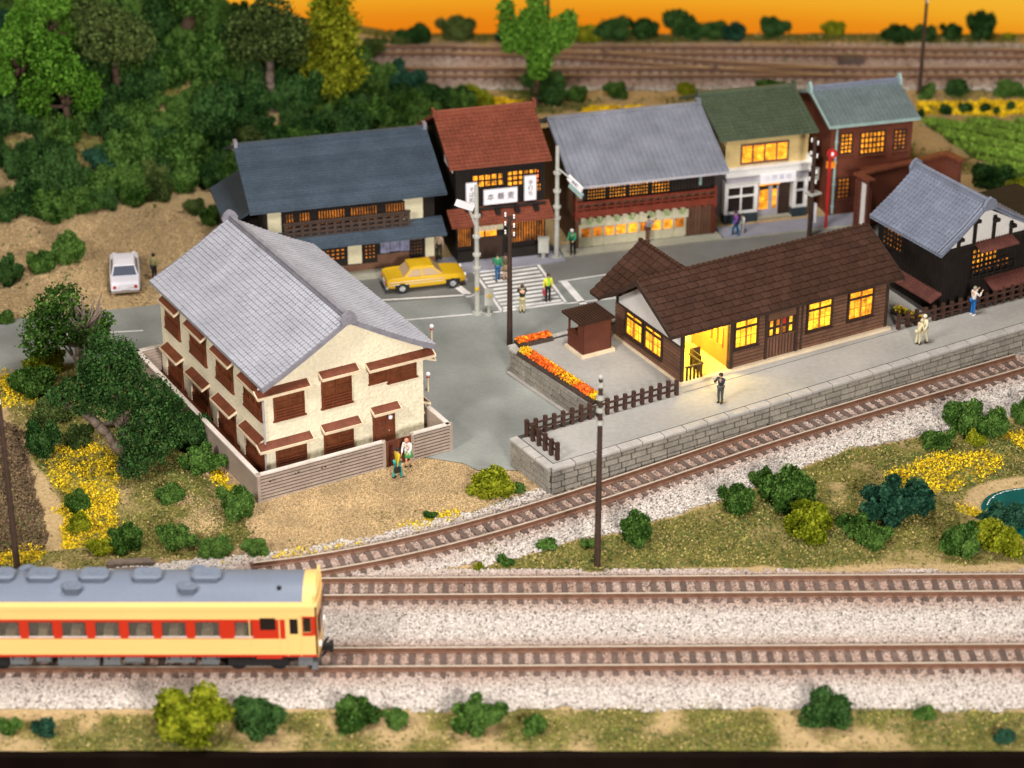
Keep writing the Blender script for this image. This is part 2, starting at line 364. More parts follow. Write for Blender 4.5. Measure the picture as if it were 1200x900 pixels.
grass=np.clip(np.maximum.reduce([
    soft(GX,GY,TRI,.7,6,.35)*(.55+.75*(fbm(GX,GY,.5,11)-.3)),
    soft(GX,GY,FRONT,.5,9,.4)*(.30+1.25*(fbm(GX,GY,.55,12)-.3)),
    soft(GX,GY,GARD,.9,13,.5)*(.5+.9*(fbm(GX,GY,.5,14)-.3)),
    (hill(GX,GY)>.6)*(.2+1.0*(fbm(GX,GY,.35,15)-.35)),
    sms((GY-133)/3)*(GX>-3)*(.15+1.4*(fbm(GX,GY,.3,16)-.42)),
    sms((GY-163.6)/.6)*(.6+.8*(fbm(GX,GY,.5,17)-.4)),
    (GX<-14)*(GY>118)*(1-sms((GY-140)/3))*1.1*(fbm(GX,GY,.25,18)-.55),
    (dbr<4)*(GX<0)*(GX>-14)*(GY>94)*.9*(fbm(GX,GY,.6,19)-.35)]),0,1)
pathm=sms((.75+.5*(fbm(GX,GY,.8,20)-.5)-pdist(GX,GY,PATH,False))/.4)
bare=np.maximum(pathm, sms((.75-pdist(GX,GY,POND))/.5)*.8)
bare=np.maximum(bare, sms((fbm(GX,GY,.42,22)-.60)/.08)*soft(GX,GY,TRI,.7,6,.3)*(GX>15)*.25)
grass=grass*(1-bare)
yel=np.zeros_like(GX)
for i,P in enumerate(YEL): yel=np.maximum(yel, soft(GX,GY,P,.6,30+i,.55,1.3))
fld=soft(GX,GY,FIELD,.5,50,.2)
crop=soft(GX,GY,CROP,.4,51,.1)
Z=hill(GX,GY)+.10*(fbm(GX,GY,.5,60)-.5)+.25*(hill(GX,GY)>.3)*(fbm(GX,GY,.7,61)-.5)
Z=np.where(ball>.3,.02+.02*fbm(GX,GY,3,62),Z)
Z=np.where(asph>-.3,np.minimum(-.05,Z*0-.05),Z)
Z+= .05*fld*np.sin(GX*5.2+GY*1.3)
Z+= .15*crop*np.sin((GX*.55+GY*.95)*3.6)
inp=inpoly(GX,GY,POND); dp=pdist(GX,GY,POND); Z=np.where(inp,-.12-.35*sms(dp/1.2),Z-.12*sms((.6-dp)/.6))
C30=[(-12.9,97.0),(-12.6,97.3),(-3.0,102.8),(-9.6,115.5),(-19.6,112.2)]
nx,ny=len(XS),len(YS)
V=np.stack([GX.ravel(),GY.ravel(),Z.ravel()],1)
ii=(np.arange(ny-1)[:,None]*nx+np.arange(nx-1)[None,:]).ravel()
F=np.stack([ii,ii+1,ii+1+nx,ii+nx],1)
def ground_material():
    m,t,b=ntree('layout_ground'); L=t.links
    geo=N(t,'ShaderNodeNewGeometry')
    def at(n): a=t.nodes.new('ShaderNodeAttribute'); a.attribute_name=n; return a.outputs['Fac']
    def noise(sc,det=4,rg=.6):
        n=N(t,'ShaderNodeTexNoise'); n.inputs['Scale'].default_value=sc; n.inputs['Detail'].default_value=det; n.inputs['Roughness'].default_value=rg; L.new(geo.outputs['Position'],n.inputs['Vector']); return n.outputs[0]
    def ramp(src,stops):
        cr=t.nodes.new('ShaderNodeValToRGB'); L.new(src,cr.inputs[0]); e=cr.color_ramp.elements
        e[0].position=stops[0][0]; e[0].color=(*stops[0][1],1); e[1].position=stops[-1][0]; e[1].color=(*stops[-1][1],1)
        for p,c_ in stops[1:-1]: q=e.new(p); q.color=(*c_,1)
        return cr.outputs[0]
    n1=noise(.9); n5=noise(5.5,5,.7); n12=noise(13,3,.8)
    sand=ramp(n5,[(.3,(.32,.215,.105)),(.5,(.47,.335,.17)),(.7,(.58,.43,.24))])
    gr=ramp(n5,[(.3,(.04,.052,.010)),(.46,(.105,.112,.024)),(.58,(.22,.19,.05)),(.7,(.38,.30,.10))])
    ye=ramp(n5,[(.35,(.12,.12,.02)),(.5,(.42,.30,.02)),(.65,(.8,.56,.015))])
    vo=N(t,'ShaderNodeTexVoronoi'); vo.inputs['Scale'].default_value=5.2; L.new(geo.outputs['Position'],vo.inputs['Vector'])
    bl=ramp(vo.outputs['Color'],[(.12,(.14,.12,.11)),(.3,(.32,.28,.25)),(.65,(.42,.38,.35)),(.9,(.5,.47,.43))])
    fd=ramp(n12,[(.3,(.075,.045,.022)),(.5,(.15,.095,.05)),(.7,(.25,.17,.10))])
    cp=ramp(n5,[(.3,(.03,.05,.008)),(.6,(.08,.12,.02))])
    def edge(a,k=.45):
        s=N(t,'ShaderNodeMath',operation='ADD'); L.new(a,s.inputs[0]); q=N(t,'ShaderNodeMath',operation='MULTIPLY_ADD'); L.new(n5,q.inputs[0]); q.inputs[1].default_value=1.3; q.inputs[2].default_value=-.65
        L.new(q.outputs[0],s.inputs[1]); r=N(t,'ShaderNodeMapRange'); L.new(s.outputs[0],r.inputs[0]); r.inputs[1].default_value=k-.12; r.inputs[2].default_value=k+.12; return r.outputs[0]
    col=sand
    for a,c_ in (('grass',gr),('field',fd),('crop',cp),('ballast',bl),('yellow',ye)):
        mx=N(t,'ShaderNodeMix',data_type='RGBA'); L.new(edge(at(a)),mx.inputs[0]); L.new(col,mx.inputs[6]); L.new(c_,mx.inputs[7]); col=mx.outputs[2]
    L.new(col,b.inputs['Base Color']); b.inputs['Roughness'].default_value=.9; b.inputs['Specular IOR Level'].default_value=.1
    bp=N(t,'ShaderNodeBump'); bp.inputs['Strength'].default_value=.7; bp.inputs['Distance'].default_value=.12; L.new(n5,bp.inputs['Height']); L.new(bp.outputs[0],b.inputs['Normal'])
    return m
me=np_mesh('ground',V,F,ground_material(),True)
for nme,arr in (('grass',grass),('yellow',yel),('ballast',ball),('field',fld),('crop',crop)):
    a=me.attributes.new(nme,'FLOAT','POINT'); a.data.foreach_set('value',arr.ravel().astype(np.float32))
tag(link('ground',me),kind='structure')
def sample(arr,x,y):
    return arr[np.clip(((y-79.6)/.25+.5).astype(int),0,ny-1), np.clip(((x+42)/.25+.5).astype(int),0,nx-1)]
def zat(x,y): return float(sample(Z,np.array([x]),np.array([y]))[0])
# layout edge board in front, room floor, sky backdrop
tag(MB().box(-42,42,79.2,79.58,-6,-.02).box(-42,42,79.58,165.5,-6,-3.9).build('edge_board',M['board']),kind='structure')
tag(MB().box(-140,140,-30,190,-40,-39.8).build('floor',M['floor']),kind='structure')
def sky_material():
    m,t,b=ntree('sunset_backdrop'); L=t.links; geo=N(t,'ShaderNodeNewGeometry'); sx=N(t,'ShaderNodeSeparateXYZ'); L.new(geo.outputs['Position'],sx.inputs[0])
    r=N(t,'ShaderNodeMapRange'); L.new(sx.outputs[2],r.inputs[0]); r.inputs[1].default_value=-2.5; r.inputs[2].default_value=9
    cr=t.nodes.new('ShaderNodeValToRGB'); L.new(r.outputs[0],cr.inputs[0]); e=cr.color_ramp.elements
    e[0].position=0; e[0].color=(.76,.20,.006,1); e[1].position=1; e[1].color=(.86,.50,.05,1)
    for p,c_ in ((.1,(.77,.25,.009)),(.22,(.82,.36,.018)),(.34,(.84,.43,.03))): q=e.new(p); q.color=(*c_,1)
    em=N(t,'ShaderNodeEmission'); L.new(cr.outputs[0],em.inputs[0]); em.inputs[1].default_value=1.0
    t.nodes.remove(b); L.new(em.outputs[0],t.nodes['Material Output'].inputs[0]); return m
sk=MB(); pts=[(x,174+ -0.004*x*x) for x in range(-90,91,10)]
for (x0,y0),(x1,y1) in zip(pts,pts[1:]): sk.add([(x0,y0,-8),(x1,y1,-8),(x1,y1,34),(x0,y0,34),(x0,y0+.3,-8),(x1,y1+.3,-8),(x1,y1+.3,34),(x0,y0+.3,34)],[(0,1,2,3),(4,7,6,5)])
tag(sk.build('sky',sky_material()),kind='structure')
# pond water with a scalloped shore of foam
tag(MB().poly([(x,y,-.17) for x,y in [(26.6+(p[0]-26.6)*1.04,98.4+(p[1]-98.4)*1.04) for p in POND]]).build('water',M['water']),kind='structure')
fm=MB()
for k in range(13,18):
    (x0,y0),(x1,y1)=POND[k],POND[k+1]
    for q in range(3):
        t0=q/3+.03; t1=(q+1)/3-.05; j=.13+.06*math.sin(k*5+q*3)
        cx,cy=26.6,98.4
        def pt(t,s_): x=x0+(x1-x0)*t; y=y0+(y1-y0)*t; return (cx+(x-cx)*s_*.905,cy+(y-cy)*s_*.905,-.162)
        fm.poly([pt(t0,.985-j*.12),pt(t1,.985-j*.1),pt(t1,.985),pt(t0,.985)])
tag(fm.build('pond_foam',M['foam']),kind='structure')
# ================================================================== road, plaza, pavements
tag(MB().poly([(x,y,0) for x,y in ASPH]).build('plaza',M['asphalt']),kind='structure')
ST=[(-10.05,124.35),(-7.4,121.05),(-1.9,122.05),(0.6,122.5),(2.4,123.55),(5.4,124.7),(14,127.1),(22,129.3),(36,132.8),(36,134.5),(26,134.2),(18.6,132.6),(12,130.8),(4,128.3),(-3,126.7)]
tag(MB().poly([(x,y,.004) for x,y in ST]).build('street',M['asphalt2']),kind='structure')
RA=R(15); RX=(math.cos(RA),math.sin(RA)); RY=(-math.sin(RA),math.cos(RA)); RO=(-10.13,124.79)
def rw(x,y): return (RO[0]+RX[0]*x+RY[0]*y, RO[1]+RX[1]*x+RY[1]*y)
def pav(name,pts,z0,z1,m): return tag(MB().prism([rw(*p) for p in pts],z0,z1).build(name,M[m]),kind='structure')
pav('sidewalk',[(-2.5,-.95),(5.9,-.95),(5.9,.4),(-2.5,.4)],-.02,.1,'sidewalk')
pav('paved_forecourt',[(6.0,-1.75),(13.2,-1.75),(13.2,.4),(6.0,.4)],-.02,.104,'paving')
pav('sidewalk',[(13.3,-1.25),(22.9,-1.25),(22.9,.4),(13.3,.4)],-.02,.1,'sidewalk')
pav('sidewalk',[(23.0,-1.2),(36.5,-1.2),(36.5,.4),(23.0,.4)],-.02,.102,'paving')
pav('kerb',[(-2.5,-1.1),(36.5,-1.35),(36.5,-1.22),(-2.5,-.96)],-.02,.07,'sidewalk')
# painted markings
pm=MB(); zz=.009
def line(p,q,w):
    p,q=Vector(p),Vector(q); d=(q-p).normalized(); n=Vector((-d.y,d.x))*w/2
    pm.poly([(p-n)[:]+(zz,),(q-n)[:]+(zz,),(q+n)[:]+(zz,),(p+n)[:]+(zz,)])
A,B_,Cc,D_=Vector((-2.15,125.2)),Vector((1.42,126.35)),Vector((2.98,121.15)),Vector((-0.56,120.05))
nb=11
for k in range(nb):
    t=k/nb; t2=t+.56/nb
    a=A.lerp(D_,t); b=B_.lerp(Cc,t); c2=B_.lerp(Cc,t2); d2=A.lerp(D_,t2)
    a,b=a.lerp(b,.045),b.lerp(a,.045); d2,c2=d2.lerp(c2,.045),c2.lerp(d2,.045)
    pm.poly([(*a,zz),(*b,zz),(*c2,zz),(*d2,zz)])
line(A,D_,.16); line(B_,Cc,.16); line(D_,Cc,.24)
tag(pm.build('crosswalk_marking',M['paint']),kind='structure')
pm=MB()
for p,q,w in (((-7.2,121.45),(-1.95,122.2),.16),((-10,118.1),(-0.5,120.02),.12),((-4.0,124.9),(-2.3,121.9),.45),
    ((2.62,123.85),(5.6,124.9),.14),((2.9,123.9),(3.95,120.95),.42),((2.95,121.0),(9,122.6),.14),((-24.5,117.1),(-19.9,117.65),.13),((-33,115.9),(-28,116.6),.13)): line(p,q,w)
tag(pm.build('road_marking',M['paint']),kind='structure')
# ================================================================== station platform and raised forecourt
PLAT=[(0.0,102.95),(1.85,99.95),(12.75,106.55),(27.02,115.22),(36,120.6),(36,124),(27.6,119.15),(22.6,116.25),(20.3,120.9),(16.5,122.2),(-0.05,112.7),(4.2,106.3),(3.75,105.2)]
plat=thing('station_platform','raised pale concrete station platform faced with grey stone blocks beside the curving track','platform',(0,0,0))
b=MB(); 
def inset(P,d):
    n=len(P); out=[]
    for i in range(n):
        p0,p1,p2=Vector(P[i-1]),Vector(P[i]),Vector(P[(i+1)%n]); e1=(p1-p0).normalized(); e2=(p2-p1).normalized()
        n1=Vector((-e1.y,e1.x)); n2=Vector((-e2.y,e2.x))
        out.append((p1.x+(n1+n2).normalized().x*d/max(.4,math.cos(n1.angle(n2)/2)), p1.y+(n1+n2).normalized().y*d/max(.4,math.cos(n1.angle(n2)/2))))
    return out
b.prism(PLAT,-.1,1.494); b.build('core',M['joint'],plat)
MB().prism(inset(PLAT,.34),1.38,1.503).build('deck',M['concrete'],plat)
def chamfer(c_=.06,seed=0):
    r=random.Random(seed); 
    k=c_; vs=[(x,y,z) for x in (-.5,.5) for y in (-.5,.5) for z in (-.5,.5)]
    mb=MB(); o=[(-.5,0,-.5),(.5,0,-.5),(.5,0,.5),(-.5,0,.5)]; q=[(x*(1-.07),-1-r.uniform(0,.25),z*(1-.16)) for x,_,z in o]; ou=[(x,-.55,z) for x,_,z in o]
    mb.add(o+ou+q,[(0,1,5,4),(1,2,6,5),(2,3,7,6),(3,0,4,7),(4,5,9,8),(5,6,10,9),(6,7,11,10),(7,4,8,11),(8,9,10,11)])
    return mb.mesh('stone_block',M['stone'])
STONES=[chamfer(seed=i) for i in range(4)]
capm=MB().extr([(.02,-.5),(-.85,-.5),(-1,-.25),(-1,.2),(-.8,.5),(.5+1.2,.5),(.5+1.2,-.5)],-.5,.5,'x').mesh('cap_stone',M['capstone'])
def stone_wall(p,q,first=0):
    p,q=Vector((*p,0)),Vector((*q,0)); d=q-p; Lw=d.length; d.normalize(); ang=math.atan2(d.y,d.x)
    for r_ in range(4):
        z0=[0.0,.36,.70,1.03][r_]; hgt=[.36,.34,.33,.27][r_]; u=-.4*(r_%2)-random.uniform(0,.2)
        while u<Lw:
            w=random.uniform(.72,1.02); a=max(u,0); e=min(u+w,Lw)
            if e-a>.12: link('stone',STONES[random.randrange(4)],plat,(p+d*((a+e)/2)+Vector((0,0,z0+hgt/2)))[:],(0,0,ang),(e-a-.06,.10,hgt-.06))
            u+=w
    n=max(1,round(Lw/1.3))
    for i in range(n):
        a=i*Lw/n; e=(i+1)*Lw/n
        link('cap_stone',capm,plat,(p+d*((a+e)/2)+Vector((0,0,1.405)))[:],(0,0,ang),(e-a-.05,.16,.21))
stone_wall((0,102.95),(1.85,99.95)); stone_wall((1.85,99.95),(12.75,106.55)); stone_wall((12.75,106.55),(27.02,115.22)); stone_wall((27.02,115.22),(36,120.6))
stone_wall((-0.05,112.7),(4.2,106.3))
b=MB(); p=Vector((-0.05,112.7)); q=Vector((4.2,106.3)); d=(q-p).normalized(); n=Vector((d.y,-d.x))*-1; n=Vector((-d.y,d.x))*-1
b.prism([(p+n*.30)[:],(q+n*.30)[:],(q+n*.05)[:],(p+n*.05)[:]],0,.13); b.build('footing',M['capstone'],plat)
MB().prism([(-.22,112.85),(-.05,112.55),(7.9,117.05),(7.75,117.3)],1.2,1.515).build('kerb_stone',M['capstone'],plat)
# thin dark joint line where the deck slab meets the platform edge
b=MB()
for (p,q) in (((8.6,107.6),(20.6,114.75)),): 
    p,q=Vector(p),Vector(q); d=(q-p).normalized(); n=Vector((-d.y,d.x))*.02; b.poly([(*(p-n),1.507),(*(q-n),1.507),(*(q+n),1.507),(*(p+n),1.507)])
b.build('joint_line',M['joint'],plat)
# ================================================================== tracks
def resample(P,step):
    P=[Vector(p) for p in P]; out=[]; acc=0; 
    for a,b_ in zip(P,P[1:]):
        L_=(b_-a).length; 
        while acc<=L_: out.append((a.lerp(b_,acc/L_),(b_-a).normalized())); acc+=step
        acc-=L_
    return out
def smooth_path(P,k=2):
    for _ in range(k):
        Q=[P[0]]
        for a,b_ in zip(P,P[1:]): Q+= [(a[0]*.75+b_[0]*.25,a[1]*.75+b_[1]*.25),(a[0]*.25+b_[0]*.75,a[1]*.25+b_[1]*.75)]
        P=Q+[P[-1]]
    return P
def sweep(mb,P,prof,mis):
    P=[Vector(p) for p in P]; n=len(P); rows=[]
    for i,p in enumerate(P):
        d=(P[min(i+1,n-1)]-P[max(i-1,0)]).normalized(); nn=Vector((-d.y,d.x)); rows.append([(p.x+nn.x*o,p.y+nn.y*o,z) for o,z in prof])
    k=len(prof); b0=len(mb.v); mb.v+=[q for r_ in rows for q in r_]
    for i in range(n-1):
        for j in range(k):
            mb.f.append((b0+i*k+j,b0+i*k+(j+1)%k,b0+(i+1)*k+(j+1)%k,b0+(i+1)*k+j)); mb.m.append(mis[j])
sleeperm=MB().box(-.5,.5,-.5,.5,0,1).mesh('sleeper',M['sleeper'])
chairm=MB().box(-.09,.09,-.13,.13,0,.07).mesh('rail_chair',M['rail'])
def track(P,label,step=.66,indiv=True,z=.03,joined=False,group=None):
    t=thing('railway_track',label,'track',(0,0,0),group=group); P=smooth_path(P)
    for s in (-1,1):
        mb=MB(); o=s*.70
        prof=[(o-.13,z+.12),(o+.13,z+.12),(o+.10,z+.16),(o+.035,z+.18),(o+.035,z+.29),(o+.06,z+.31),(o+.055,z+.345),(o-.055,z+.345),(o-.06,z+.31),(o-.035,z+.29),(o-.035,z+.18),(o-.10,z+.16)]
        sweep(mb,P,prof,[0,0,0,0,0,0,1,0,0,0,0,0]); mb.build('rail',[M['rail'],M['railtop']],t)
    sl=resample(P,step)
    if indiv:
        for p,d in sl:
            link('sleeper',sleeperm,t,(p.x,p.y,z),(0,0,math.atan2(d.y,d.x)),(.27,2.25,.12))
        cb=MB()
        for p,d in sl:
            nn=Vector((-d.y,d.x)); 
            for s in (-1,1):
                for w in (.55,.85):
                    q=p+nn*s*w; 
                    cb.box(q.x-.07,q.x+.07,q.y-.05,q.y+.05,z+.12,z+.2)
        cb.build('rail_fastenings',M['rail'],t,kind='stuff')
    else:
        cb=MB()
        for p,d in sl:
            nn=Vector((-d.y,d.x)); a=[p+d*.13+nn*1.12,p-d*.13+nn*1.12,p-d*.13-nn*1.12,p+d*.13-nn*1.12]; cb.prism([q[:] for q in a],z,z+.12)
        cb.build('sleepers',M['sleeper'],t,kind='stuff')
    return t
track([(-26,85.72),(-8,85.72),(8,85.9),(26,86.1)],'straight rusty track nearest the layout edge, carrying the red and cream railcar')
track([(-10.2,91.28),(8,91.5),(26,91.7)],'straight rusty track just behind the railcar, second from the layout edge')
track(BR[2:-1],'curving rusty track running along the foot of the stone platform')
track([(-16,161.4),(12,161.4),(26,161.0),(38,160.5)],'farthest brown track in front of the back bushes',indiv=False,step=.7)
track([(-13,156.9),(14,156.9),(38,157.0)],'near track of the far pair, behind the town roofs',indiv=False,step=.7)
track([(-4,161.3),(4,160.6),(14,158.2),(22,157.0)],'turnout track crossing between the two far tracks',indiv=False,step=.7)
b=MB(); b.box(-.9,.9,-.35,.35,0,.4).box(-.8,.2,-.3,.3,.4,.62).box(.3,.8,-.25,.25,.4,.55)
tag(b.build('point_machine',M['sleeper'],loc=(23.4,159.2,0.05)),'low dark box lying between the two far tracks','switch box')
b=MB(); b.box(-1.1,1.1,-.12,.12,0,.2).box(-1.0,.9,.2,.42,0,.14).box(-.7,.8,-.5,-.3,.0,.12)
tag(b.build('sleeper_pile',M['barkgrey'],loc=(-17.2,93.6,0.02),rot=(0,0,.1)),'small stack of weathered grey timbers behind the railcar roof','timber')
# ================================================================== cream two-storey house
ch=thing('cream_house','large two-storey cream stucco house with lavender grey tiled roof and brown shutters','house',(*( -11.73,101.64),.05),R(29.8))
Wd,Dp=8.5,12.75
b=MB(); b.extr([(0,-.1),(Wd,-.1),(Wd,4.95),(4.25,7.25),(0,4.95)],0,Dp,'y'); b.build('wall',M['stucco'],ch)
# roof: slightly concave slopes with a broad eave
prof=[(-.34,5.13),(.8,5.68),(2.4,6.56),(4.2,7.62)]
rf=MB()
for s in (0,1):
    pr=[(x if s==0 else Wd+.05-x, z) for x,z in prof]
    rf.extr(pr+[(x,z-.14) for x,z in reversed(pr)],-.62,13.1,'y')
roof=rf.build('roof',M['tile_grey'],ch)
tf_=MB(); 
for s in (0,1):
    for (x0,z0),(x1,z1) in zip(prof,prof[1:]):
        a=Vector((x0 if s==0 else Wd+.05-x0,0,z0)); c_=Vector((x1 if s==0 else Wd+.05-x1,0,z1)); S_=(c_-a).length
        tile_field(tf_,(a.x,-.62,a.z),(0,1,0),(c_-a),13.72,S_,.25,.27,.065,roll=.02,gap=.004)
tf_.build('roof_tiles',M['tile_grey'],roof,kind='stuff')
b=MB(); b.box(4.12,4.40,-.55,13.03,7.56,7.74).box(4.15,4.37,-.58,13.06,7.75,7.79).cyl((4.26,-.62,7.85),(4.26,13.1,7.85),.10,n=10)
b.build('ridge',M['tile_ridge'],roof)
for y in (-.66,13.1):
    b=MB(); b.extr([(3.9,7.42),(4.62,7.42),(4.7,7.68),(4.56,7.94),(4.38,8.08),(4.26,8.12),(4.14,8.08),(3.96,7.94),(3.82,7.68)],y-.08,y+.10,'y').cyl((4.26,y-.14,7.78),(4.26,y+.12,7.78),.13,n=10)
    b.build('ridge_end_tile',M['tile_ridge'],roof)
for y in (-.68,13.1):
    b=MB()
    for s in (0,1):
        pr=[(x if s==0 else Wd+.05-x, z) for x,z in prof]; b.extr([(x,z+.05) for x,z in pr]+[(x,z-.22) for x,z in reversed(pr)],y,y+.07,'y')
    b.each('barge_board',M['tile_ridge'],ch)
def awning(tf,parent,u0,u1,z,d=.62,th=.05,drop=.16,wrap=0):
    b=MB(tf); b.extr([(0,z+.09),(d,z-drop+.03),(d,z-drop-.04),(0,z+.0)],u0,u1,'x'); o=b.build('awning',M['awning'],parent)
    b=MB(tf); b.box(u0-.03,u1+.03,d-.005,d+.05,z-drop-.09,z-drop+.035).extr([(0,z+.09),(d,z-drop+.03),(d,z-drop-.08),(0,z-.05)],u0-.05,u0,'x').extr([(0,z+.09),(d,z-drop+.03),(d,z-drop-.08),(0,z-.05)],u1,u1+.05,'x')
    b.build('awning_trim',M['creamtrim'],o); return o
def shutter(tf,parent,u0,u1,z0,z1,low=True,ncol=2):
    """brown sash window with slatted lower guard"""
    o=window(parent,tf,u0,u1,z0,z1,ncol,3,M['rust'],M['shutterpane'],fr=.08,bar=.07,d=.07)
    b=MB(tf)
    if low:
        n=4
        for k in range(n): z=z0+.06+k*.15; b.box(u0+.03,u1-.03,.08,.13,z,z+.075)
        for k in range(int((u1-u0)/.5)+1): u=u0+.05+k*(u1-u0-.14)/int((u1-u0)/.5); b.box(u,u+.05,.07,.11,z0,z0+.62)
    else: b.box(u0+(u1-u0)/2-.05,u0+(u1-u0)/2+.05,.05,.1,z0,z1)
    b.build('guard_rail',M['rust'],o); return o
F_=face_tf(0,0,0); Lf=face_tf(0,Dp,-90)   # left wall: u from the back to the front
# front windows
shutter(F_,ch,.46,2.08,2.95,4.35); awning(F_,ch,-.5,2.25,4.70,d=.45)
shutter(F_,ch,2.98,4.6,2.95,4.5); awning(F_,ch,2.88,4.85,4.86,d=.45)
window(ch,F_,5.53,6.55,3.62,4.25,2,2,M['rust'],M['shutterpane'],bar=.06); window(ch,F_,6.55,8.13,3.42,4.3,2,2,M['rust'],M['shutterpane'],bar=.08); awning(F_,ch,5.4,8.95,4.68,d=.45)
shutter(F_,ch,.46,2.09,.28,1.45); awning(F_,ch,-.5,2.3,1.83,d=.45)
shutter(F_,ch,3.01,4.62,.28,1.6); awning(F_,ch,2.9,4.9,1.97,d=.45)
dr=MB(F_).box(5.72,6.8,0,.06,.02,1.75).box(5.66,5.74,0,.1,0,1.82).box(6.78,6.86,0,.1,0,1.82).build('door',M['rust'],ch)
MB(F_).box(5.9,6.3,.06,.09,.75,1.45).box(6.36,6.62,.06,.09,1.2,1.5).build('door_panel',M['awning'],dr)
MB(F_).cyl((6.52,.06,.85),(6.52,.13,.85),.04).build('handle',M['chrome'],dr)
awning(F_,ch,5.6,7.05,2.2,d=.42)
MB(F_).ball((6.5,.3,1.68),.13).build('porch_lamp',M['signwhite'],ch,smooth=True)
MB(F_).box(2.25,2.9,0,.035,2.92,4.28).box(4.68,5.5,0,.035,2.92,4.28).box(2.25,2.92,0,.035,.15,1.42).box(4.70,5.5,0,.035,.15,1.5).each('stucco_panel',M['stucco'],ch)
# left wall: four bays on each floor
for k,(y1,y0) in enumerate(((12.2,10.05),(9.0,6.72),(5.72,3.45),(2.45,.15))):
    u0,u1=Dp-y1+.16,Dp-y0-.12
    shutter(Lf,ch,u0,u1,2.95,4.35,ncol=3); awning(Lf,ch,u0-.12,u1+.12,4.62,d=.34)
    shutter(Lf,ch,u0,u1,.05,1.6,ncol=3); awning(Lf,ch,u0-.12,u1+.12,1.92,d=.42)
    MB(Lf).box(u0-.6,u0-.06,0,.14,.02,1.3).build('pilaster',M['stucco'],ch)
MB(Lf).box(0,Dp,0,.9,-.02,.12).build('veranda',M['rust'],ch)
MB().cyl((-.08,-.08,0),(-.08,-.08,4.9),.05).cyl((-.08,-.08,4.7),(-.4,-.3,5.0),.05).build('downpipe',M['greywhite'],ch)
# right side balconies peeping out behind the corner
Rf=face_tf(Wd,0,90)
awning(Rf,ch,-.35,2.6,4.38,d=.5); awning(Rf,ch,.2,2.6,1.75,d=.45); MB(Rf).box(.3,2.3,0,.3,1.0,1.1).box(.3,2.3,.24,.3,1.1,1.5).build('balcony',M['creamtrim'],ch)
yd=tag(MB().prism([(-1.25,-1.85),(8.75,-1.85),(8.75,13.0),(-1.25,13.0)],-.1,.03).build('courtyard',M['sidewalk'],None,loc=(-11.73,101.64,.05),rot=(0,0,R(29.8))),kind='structure')
# planting strip between wall and veranda
# perimeter wall
M['sidingdark']=mat('dark_siding_joint',(.10,.07,.055),.8)
pw=thing('perimeter_wall','mauve grey board-lined garden wall with pale coping round the cream house','wall',(-11.73,101.64,0),R(29.8))
def wall_seg(p,q,parent,h=1.5,boards=8,th=.14):
    p,q=Vector(p),Vector(q); L_=(q-p).length; a=math.degrees(math.atan2(q.y-p.y,q.x-p.x)); tf=face_tf(p.x,p.y,a)
    b=MB(tf); MB(tf).box(0,L_,-th,0,-.15,h-.06).build('wall_core',M['sidingdark'],parent)
    bh=(h-.1)/boards
    for k in range(boards):
        z=.02+k*bh; b.extr([(0,z),(.028,z),(.012,z+bh-.065),(0,z+bh-.065)],0,L_,'x'); b.extr([(-th,z),(-th,z+bh-.035),(-th-.012,z+bh-.035),(-th-.04,z)],0,L_,'x')
    b.build('siding',M['siding'],parent)
    MB(tf).box(-.02,L_+.02,-th-.05,.06,h-.07,h).build('coping',M['cap'],parent)
wall_seg((-1.4,-1.97),(5.25,-1.97),pw); wall_seg((6.8,-1.97),(8.9,-1.97),pw)
wall_seg((-1.4,13.1),(-1.4,-1.97),pw); wall_seg((8.9,-1.97),(8.9,13.1),pw); wall_seg((8.9,13.1),(-1.4,13.1),pw)
for p in ((-1.42,-1.99),(8.86,-1.99),(5.2,-1.99),(6.74,-1.99)): MB().box(p[0],p[0]+.16,p[1]-.03,p[1]+.13,-.1,1.52).build('post',M['siding'],pw)
b=MB(face_tf(0,-1.97,0)); b.box(5.36,6.74,-.06,0,.05,1.42)
gt=b.build('gate',M['booth'],pw); MB(face_tf(0,-1.97,0)).box(5.4,5.5,0,.04,.1,1.38).box(6.0,6.08,0,.04,.1,1.38).box(6.6,6.7,0,.04,.1,1.38).build('gate_frame',M['rust'],gt)
for i,(u,z) in enumerate(((.6,1.0),(1.9,1.05),(3.3,.95),(4.3,1.0),(8.0,.9))): 
    MB(face_tf(-1.4,-1.97,0)).box(u,u+.09,.03,.055,z,z+.05).box(u+.17,u+.26,.03,.055,z+.03,z+.08).build('vent_slot',M['black'],pw)
# ================================================================== row of shops, all fronts turned 15 degrees
def gable(parent,Wx,z_e,y_r,z_r,y_b,z_b,x0,x1,y_e,m,under=None,th=.12):
    """slab roof with ridge along x"""
    b=MB(); b.extr([(y_e,z_e),(y_r,z_r),(y_b,z_b),(y_b,z_b-th),(y_r,z_r-th*1.3),(y_e,z_e-th)],x0,x1,'x')
    return b.build('roof',m,parent)
